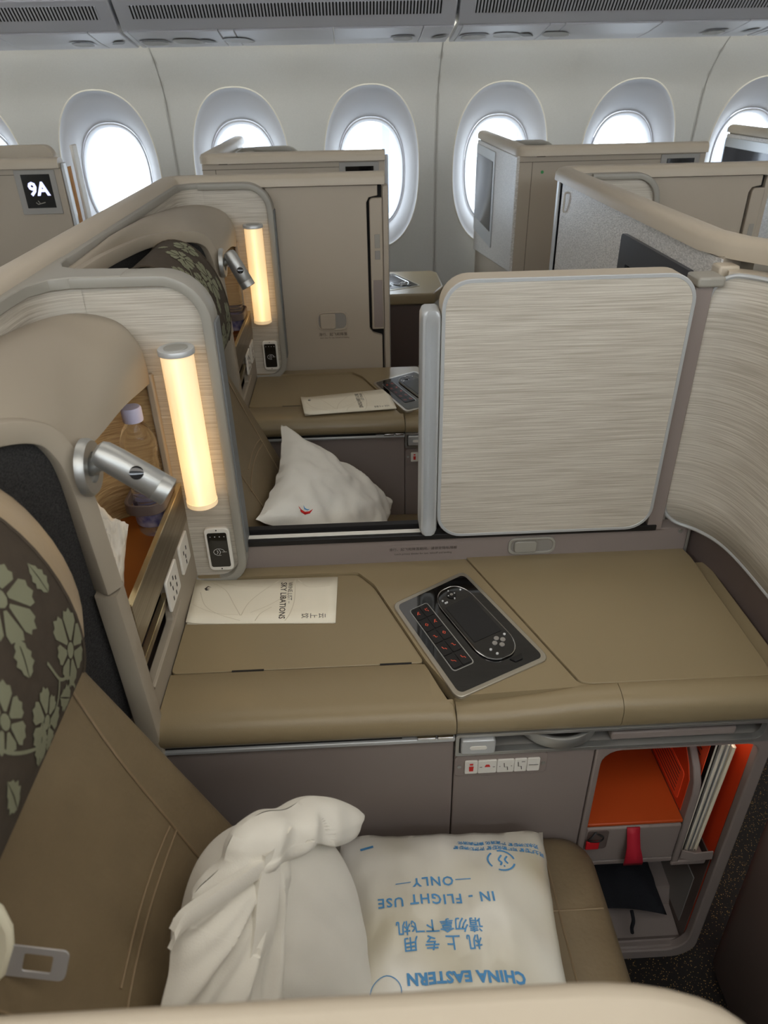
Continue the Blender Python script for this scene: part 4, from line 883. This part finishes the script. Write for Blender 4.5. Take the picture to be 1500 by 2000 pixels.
def patch(name, c, up, dn, m, parent, pinch=0.05, n=30, amp=0.004, freq=9.0, pw=0.45, seed=0.0, rag=0.0):
    """pillow-like closed body over four corners"""
    C = [Vector(p) for p in c]; N = ((C[1]-C[0]).cross(C[3]-C[0])).normalized()
    if N.z < 0 and abs(N.z) > 0.2: N = -N
    v = []; f = []
    for side in (1, -1):
        for j in range(n+1):
            for i in range(n+1):
                u, w = i/n, j/n; uu = 0.5+(u-0.5)*(1-pinch*math.sin(math.pi*w)); ww = 0.5+(w-0.5)*(1-pinch*math.sin(math.pi*u))
                p = (C[0]*(1-uu)+C[1]*uu)*(1-ww)+(C[3]*(1-uu)+C[2]*uu)*ww
                b = (4*u*(1-u))**pw*(4*w*(1-w))**pw
                q = Vector((u*freq+seed, w*freq*0.8, seed*1.7)); wr = noise.noise(q)+0.5*noise.noise(q*2.3)
                ed = 1-b
                wr += 1.2*ed*math.sin((u+w)*26+seed)*0.5
                v.append(p+N*(side*(up if side > 0 else dn)*b)+N*amp*wr*(b**0.5 if side > 0 else 0)+ (p-(C[0]+C[2])/2)*rag*noise.noise(Vector((u*14, w*14, seed)))*(1-b))
        o = 0 if side > 0 else (n+1)**2
        for j in range(n):
            for i in range(n): a = o+j*(n+1)+i; f.append((a, a+1, a+n+2, a+n+1))
    me = bpy.data.meshes.new(name); me.from_pydata([tuple(p) for p in v], [], f)
    bm = bmesh.new(); bm.from_mesh(me); bmesh.ops.remove_doubles(bm, verts=bm.verts, dist=0.0004); bmesh.ops.recalc_face_normals(bm, faces=bm.faces); bm.to_mesh(me); bm.free()
    return fin(name, me, m, parent, smooth=True)
def dropper(o, direction, lift=0.0008):
    bm = bmesh.new(); bm.from_mesh(o.data); bv = BVHTree.FromBMesh(bm); bm.free(); d = Vector(direction).normalized()
    def fn(p):
        p = Vector(p); h = bv.ray_cast(p-d*0.5, d)
        return (h[0]-d*lift) if h[0] is not None else p
    return fn
# blanket packet
bk = thing('blanket_packet', 'plastic packed white blanket with blue print lying on the near seat', 'blanket packet')
pk = patch('packet', [(-.085, .33, .497), (.272, .31, .497), (.298, .780, .505), (-.07, .788, .505)], .082, .022, 'film', bk, pinch=0.05, n=44, amp=0.008, freq=6, pw=0.33, seed=3.1, rag=0.02)
dr = dropper(pk, (0, 0, -1), 0.0012)
Lx, Ly = (-1, 0.02, 0), (0.02, -1, 0)
def ptext(s, size, x, y, bold=0.0, sp=1.0): text('packet_print', s, size, (x, y, .6), Lx, Ly, 'blue_ink', bk, bold=bold, surf=dr, spacing=sp)
ptext('ONLY', .022, .088, .657, .0004, 1.15); ptext('IN - FLIGHT USE', .022, .090, .6275, .0004, 1.15)
ptext('\u8bf7\u52ff\u62ff\u4e0b\u98de\u673a', .0215, .090, .587, .0003, 1.0); ptext('\u673a \u4e0a \u4e13 \u7528', .0225, .092, .563, .0003, 1.1); ptext('CHINA EASTERN', .0215, .120, .514, .0009, 1.05)
ptext('\u53ef\u571f\u58e4\u964d\u89e3 \u53ef\u5806\u80a5\u5316\u964d\u89e3 \u6d77\u6d0b\u73af\u5883\u964d\u89e3', .0088, .205, .7185, .0003); ptext('\u6de1\u6c34\u73af\u5883\u964d\u89e3 \u6c61\u6ce5\u6d88\u5316 \u9ad8\u56fa\u6001\u6d88\u5316', .0088, .206, .7305, .0003)
for ln in ([(.029, .659), (.053, .658)], [(.123, .657), (.147, .656)]): ribbon('packet_print', [ln], 0.0014, 'blue_ink', bk, lambda q: dr((q.x, q.y, .6)))
cx0, cy0 = .203, .692
ribbon('packet_emblem', [[(cx0+.022*math.cos(math.radians(a0+i*10)), cy0+.019*math.sin(math.radians(a0+i*10))) for i in range(10)] for a0 in (10, 130, 250)], 0.003, 'blue_ink', bk, lambda q: dr((q.x, q.y, .6)))
ribbon('packet_emblem', [[(p.x, p.y) for p in smooth_path([(cx0+.002, cy0+.010, 0), (cx0-.004, cy0+.002, 0), (cx0+.000, cy0-.004, 0), (cx0-.003, cy0-.009, 0)], 4)], [(p.x, p.y) for p in smooth_path([(cx0+.011, cy0+.008, 0), (cx0+.006, cy0+.001, 0), (cx0+.010, cy0-.006, 0)], 4)], [(cx0+.002, cy0-.011), (cx0+.0045, cy0-.011)]], 0.003, 'blue_ink', bk, lambda q: dr((q.x, q.y, .6)))
ribbon('packet_print', [[(-.026, .735), (-.004, .739)]], 0.005, 'blue_ink', bk, lambda q: dr((q.x, q.y, .6)))
ribbon('packet_print', [[(.006+.022*math.cos(math.radians(a*12)), .502+.02*math.sin(math.radians(a*12))) for a in range(31)]], 0.0013, 'blue_ink', bk, lambda q: dr((q.x, q.y, .6)))
# far pillow with embroidered emblem
fp = thing('pillow', 'white pillow with small red and blue emblem on the middle seat', 'pillow', group='white pillows on the seats')
po = patch('pillow_cover', [(-.245, 1.41, .795), (.055, 1.45, .545), (.092, 1.83, .578), (-.216, 1.85, .832)], .075, .05, 'cotton', fp, pinch=0.12, n=40, amp=0.015, freq=5.5, pw=0.45, seed=1.3, rag=0.03)
vd = Vector((-.159, 1.72, .66))-Vector((0, 0, 1.66)); dv = dropper(po, vd, 0.0015)
ex, ey = Vector((1, -.1, 0)).normalized(), Vector((.05, .5, .85)).normalized(); e0 = Vector((-.150, 1.64, .68))
fe = lambda q: dv(e0+ex*q.x+ey*q.y)
polys('emblem_red', [[(-.018, .010), (-.012, -.004), (-.002, -.011), (.010, -.008), (.018, .003), (.008, -.003), (-.002, -.004), (-.010, .001)]], 'red_ink', fp, fe)
polys('emblem_blue', [[(-.006, .012), (-.004, .002), (.004, -.001), (.010, .002), (.003, .002), (-.002, .005)]], 'blue_ink', fp, fe)
# near pillow, standing half out of its case
npw = thing('pillow', 'white pillow half out of its pillowcase leaning on the near seat back', 'pillow', group='white pillows on the seats')
PO = Vector((-.1383, .516, .7873)); PU = Vector((.6219, .7831, 0)); PV = Vector((-.2408, .1912, .9516)); PN = Vector((.7452, -.5918, .3075))
P3 = lambda u, v, h: PO+PU*u+PV*v+PN*h
def puff(name, outline, base, d_near, d_far, m, parent, rings=14, folds=None, center=None, dens=6):
    """inflated cloth body over an outline in the pillow's own plane"""
    O = smooth_path([(x, z, 0) for x, z in outline], dens, closed=True); n = len(O); c = sum(O, Vector())/n if center is None else Vector((center[0], center[1], 0)); v = []; f = []
    for side, dd in ((1, d_near), (-1, d_far)):
        b = len(v); v.append(P3(c.x, c.y, base+side*dd))
        for r in range(1, rings+1):
            s = r/rings
            for i in range(n):
                p = c.lerp(O[i], s); h = base+side*dd*math.sqrt(max(0, 1-s**2.6))
                if side > 0 and folds: h += folds(p.x, p.y, s)
                v.append(P3(p.x, p.y, h))
        for i in range(n): f.append((b, b+1+i, b+1+(i+1) % n))
        for r in range(rings-1):
            for i in range(n): q = (i+1) % n; a = b+1+r*n; f.append((a+i, a+q, a+n+q, a+n+i))
    me = bpy.data.meshes.new(name); me.from_pydata([tuple(p) for p in v], [], f)
    bm = bmesh.new(); bm.from_mesh(me); bmesh.ops.remove_doubles(bm, verts=bm.verts, dist=0.0005); bmesh.ops.recalc_face_normals(bm, faces=bm.faces); bm.to_mesh(me); bm.free()
    return fin(name, me, m, parent, smooth=True)
fold_body = lambda x, y, s: (0.008*noise.noise(Vector((x*16+y*8, y*5, 1)))+0.003*noise.noise(Vector((x*40+y*14, y*12, 4))))*(1-0.5*s)
puff('pillow_body', [(-.129, -.06), (-.099, .038), (-.041, .095), (.025, .094), (.092, .040), (.118, -.015), (.127, -.082), (.12, -.154), (.104, -.219), (.062, -.325), (-.05, -.191)], -.005, .045, .10, 'cotton', npw, folds=fold_body, rings=20, dens=8)
def case_folds(x, y, s):
    dx, dy = x-.02, y-.075; r = math.hypot(dx, dy); th = math.atan2(dx, -dy)
    return (0.007*math.sin(th*13+0.6)+0.003*math.sin(th*29+r*20))*min(1, r/0.12)*(1-s**5)+0.003*noise.noise(Vector((x*30, y*14, 4)))
puff('case_panel', [(-.175, .005), (-.14, .061), (-.116, .104), (-.106, .108), (-.088, .107), (-.043, .092), (.011, .073), (.040, .055), (.023, .019), (-.013, -.036), (-.072, -.135), (-.128, -.10)], .022, .028, .02, 'cotton', npw, folds=case_folds, center=(-.06, .015), rings=24, dens=9)
def sleeve_folds(x, y, s): return 0.005*math.sin((x*0.75-y*0.65)*120+1.2)*(1-s**3)*(1 if x < .09 else .4)+0.004*noise.noise(Vector((x*22, y*22, 7)))
puff('case_sleeve', [(-.081, .097), (-.07, .106), (-.037, .104), (-.021, .119), (-.001, .125), (.036, .116), (.066, .093), (.103, .078), (.139, .043), (.172, -.009), (.164, -.02), (.147, -.025), (.108, -.006), (.077, .030), (.032, .046), (-.034, .072)], .012, .040, .03, 'cotton', npw, folds=sleeve_folds, center=(.055, .068), rings=20, dens=9)
hr = [P3(p.x, p.y, .050+.003*math.sin(p.y*60)) for p in smooth_path([(.044, .098, 0), (.028, .093, 0), (.010, .067, 0), (-.014, .035, 0), (-.034, .008, 0), (-.058, -.010, 0), (-.080, -.055, 0)], 6)]
hl = [P3(p.x, p.y, .050+.003*math.sin(p.y*60)) for p in smooth_path([(-.002, .098, 0), (-.007, .090, 0), (-.025, .070, 0), (-.045, .044, 0), (-.061, .023, 0), (-.075, .004, 0), (-.096, -.045, 0)], 6)]
loft('case_hem', [[a_-PN*.012, a_, a_.lerp(b_, .5)+PN*.003, b_, b_-PN*.014] for a_, b_ in zip(hl, hr)], 'cotton', npw)
th_ = [(-.124, .118, 0), (-.104, .124, 0), (-.058, .110, 0), (-.004, .093, 0)]
loft('case_top_hem', [[P3(p.x, p.y, .036), P3(p.x, p.y, .046), P3(p.x-.004, p.y-.008, .0475), P3(p.x-.010, p.y-.017, .044), P3(p.x-.010, p.y-.017, .036)] for p in smooth_path(th_, 7)], 'cotton', npw)
# tissue bag in the near niche
tb = thing('tissue_bag', 'crumpled white plastic bag tucked in the near lamp niche', 'bag')
patch('bag_film', [(-.425, .845, .96), (-.365, .86, .957), (-.352, .93, 1.09), (-.405, .94, 1.16)], .022, .02, 'tissue', tb, pinch=0.15, n=30, amp=0.009, freq=5, seed=5.5, rag=0.03)
# magazines and card in the cubby pocket
for i, (x, m_, lb, c_) in enumerate(((.5925, 'orange_card', 'orange safety card in the literature pocket', 'card'), (.600, 'black_matt', 'dark covered magazine in the literature pocket', 'magazine'), (.609, 'white_plastic', 'white magazine standing in the middle of the literature pocket', 'magazine'), (.618, 'silver_paint', 'grey magazine standing in the literature pocket', 'magazine'), (.627, 'paper', 'cream magazine at the right of the literature pocket', 'magazine'))):
    g = thing('safety_card' if i == 0 else 'magazine', lb, c_, (x, .835, .339), 'papers in the literature pocket')
    h_ = .325-.008*i; k_ = .004+.002*i; tk = .0012 if i == 0 else .0065
    F_ = [(0, 1, 2, 3), (4, 5, 6, 7), (0, 1, 5, 4), (1, 2, 6, 5), (2, 3, 7, 6), (3, 0, 4, 7)]
    def slab8(x0, x1, y0, y1, z0, z1): return [(x0, y0, z0), (x1, y0, z0), (x1, y1, z0), (x0, y1, z0), (x0+k_, y0+.004, z1), (x1+k_, y0+.004, z1), (x1+k_, y1, z1), (x0+k_, y1, z1)]
    if i == 0:
        obj('card_sheet', slab8(0, tk, 0, .21, 0, h_), F_, m_, g)
        for k in range(9): ribbon('card_line', [[(.02, .16+.014*k), (.12+.03*math.sin(k*1.7), .16+.014*k)]], .003, 'ink', g, lambda q: (k_*q.y/h_-.0006, q.x, q.y))
    else:
        obj('front_cover', slab8(0, .0008, 0, .21, 0, h_), F_, m_, g); obj('back_cover', slab8(tk-.0008, tk, 0, .21, 0, h_), F_, m_, g)
        obj('pages', slab8(.0009, tk-.0009, .002, .207, .002, h_-.003), F_, 'paper', g)
# navy bag in the lower bay
nb = thing('drawstring_bag', 'black soft bag with cord lying in the low bay under the drawer', 'bag')
patch('bag_body', [(.455, .850, .125), (.625, .845, .095), (.60, 1.10, .185), (.42, 1.11, .20)], .035, .012, 'bag', nb, pinch=0.05, n=24, amp=0.012, freq=4, seed=2.2, rag=0.0)
tube('bag_cord', smooth_path([(.545, .848, .115), (.547, .835, .10), (.545, .83, .08), (.549, .83, .062)], 4), .004, 'bag', nb)
# shoulder belt tongue
bt = thing('belt_tongue', 'steel seat belt tongue with cream grip at the lower left edge', 'seat belt')
b0 = Vector((-.336, .35, 1.004)); bu = Vector((.96, -.03, -.27)).normalized(); bw = Vector((.27, .42, .86)); bw = (bw-bu*bu.dot(bw)).normalized(); bn = bu.cross(bw)
def bl(name, poly, holes, h0, h1, m, bev):
    o = plate(name, poly, holes, 'z', h0, h1, m, bt, bevel=bev); o.matrix_local = Matrix(((bu.x, bw.x, bn.x, b0.x), (bu.y, bw.y, bn.y, b0.y), (bu.z, bw.z, bn.z, b0.z), (0, 0, 0, 1))); return o
bl('tongue', rrect(.0, .060, -.0145, .0145, (.001, .006, .006, .001), 4), [rrect(.022, .047, -.0085, .0085, .002, 3)], -.001, .001, 'steel', .0005)
bl('grip', [(-.045, -.03), (.004, -.022), (.010, -.013), (.012, .013), (.008, .03), (-.004, .048), (-.03, .058), (-.045, .058)], None, -.006, .006, 'belt_plastic', .004)
sweep('webbing', [tuple(b0+bu*(-.03)+bw*0.01), tuple(b0+bu*(-.05)+bw*.015), (-.435, .34, 1.08), (-.455, .33, 1.15)], rrect(-.001, .001, -.022, .022, .0005, 1), tuple(bn), 'belt', bt)
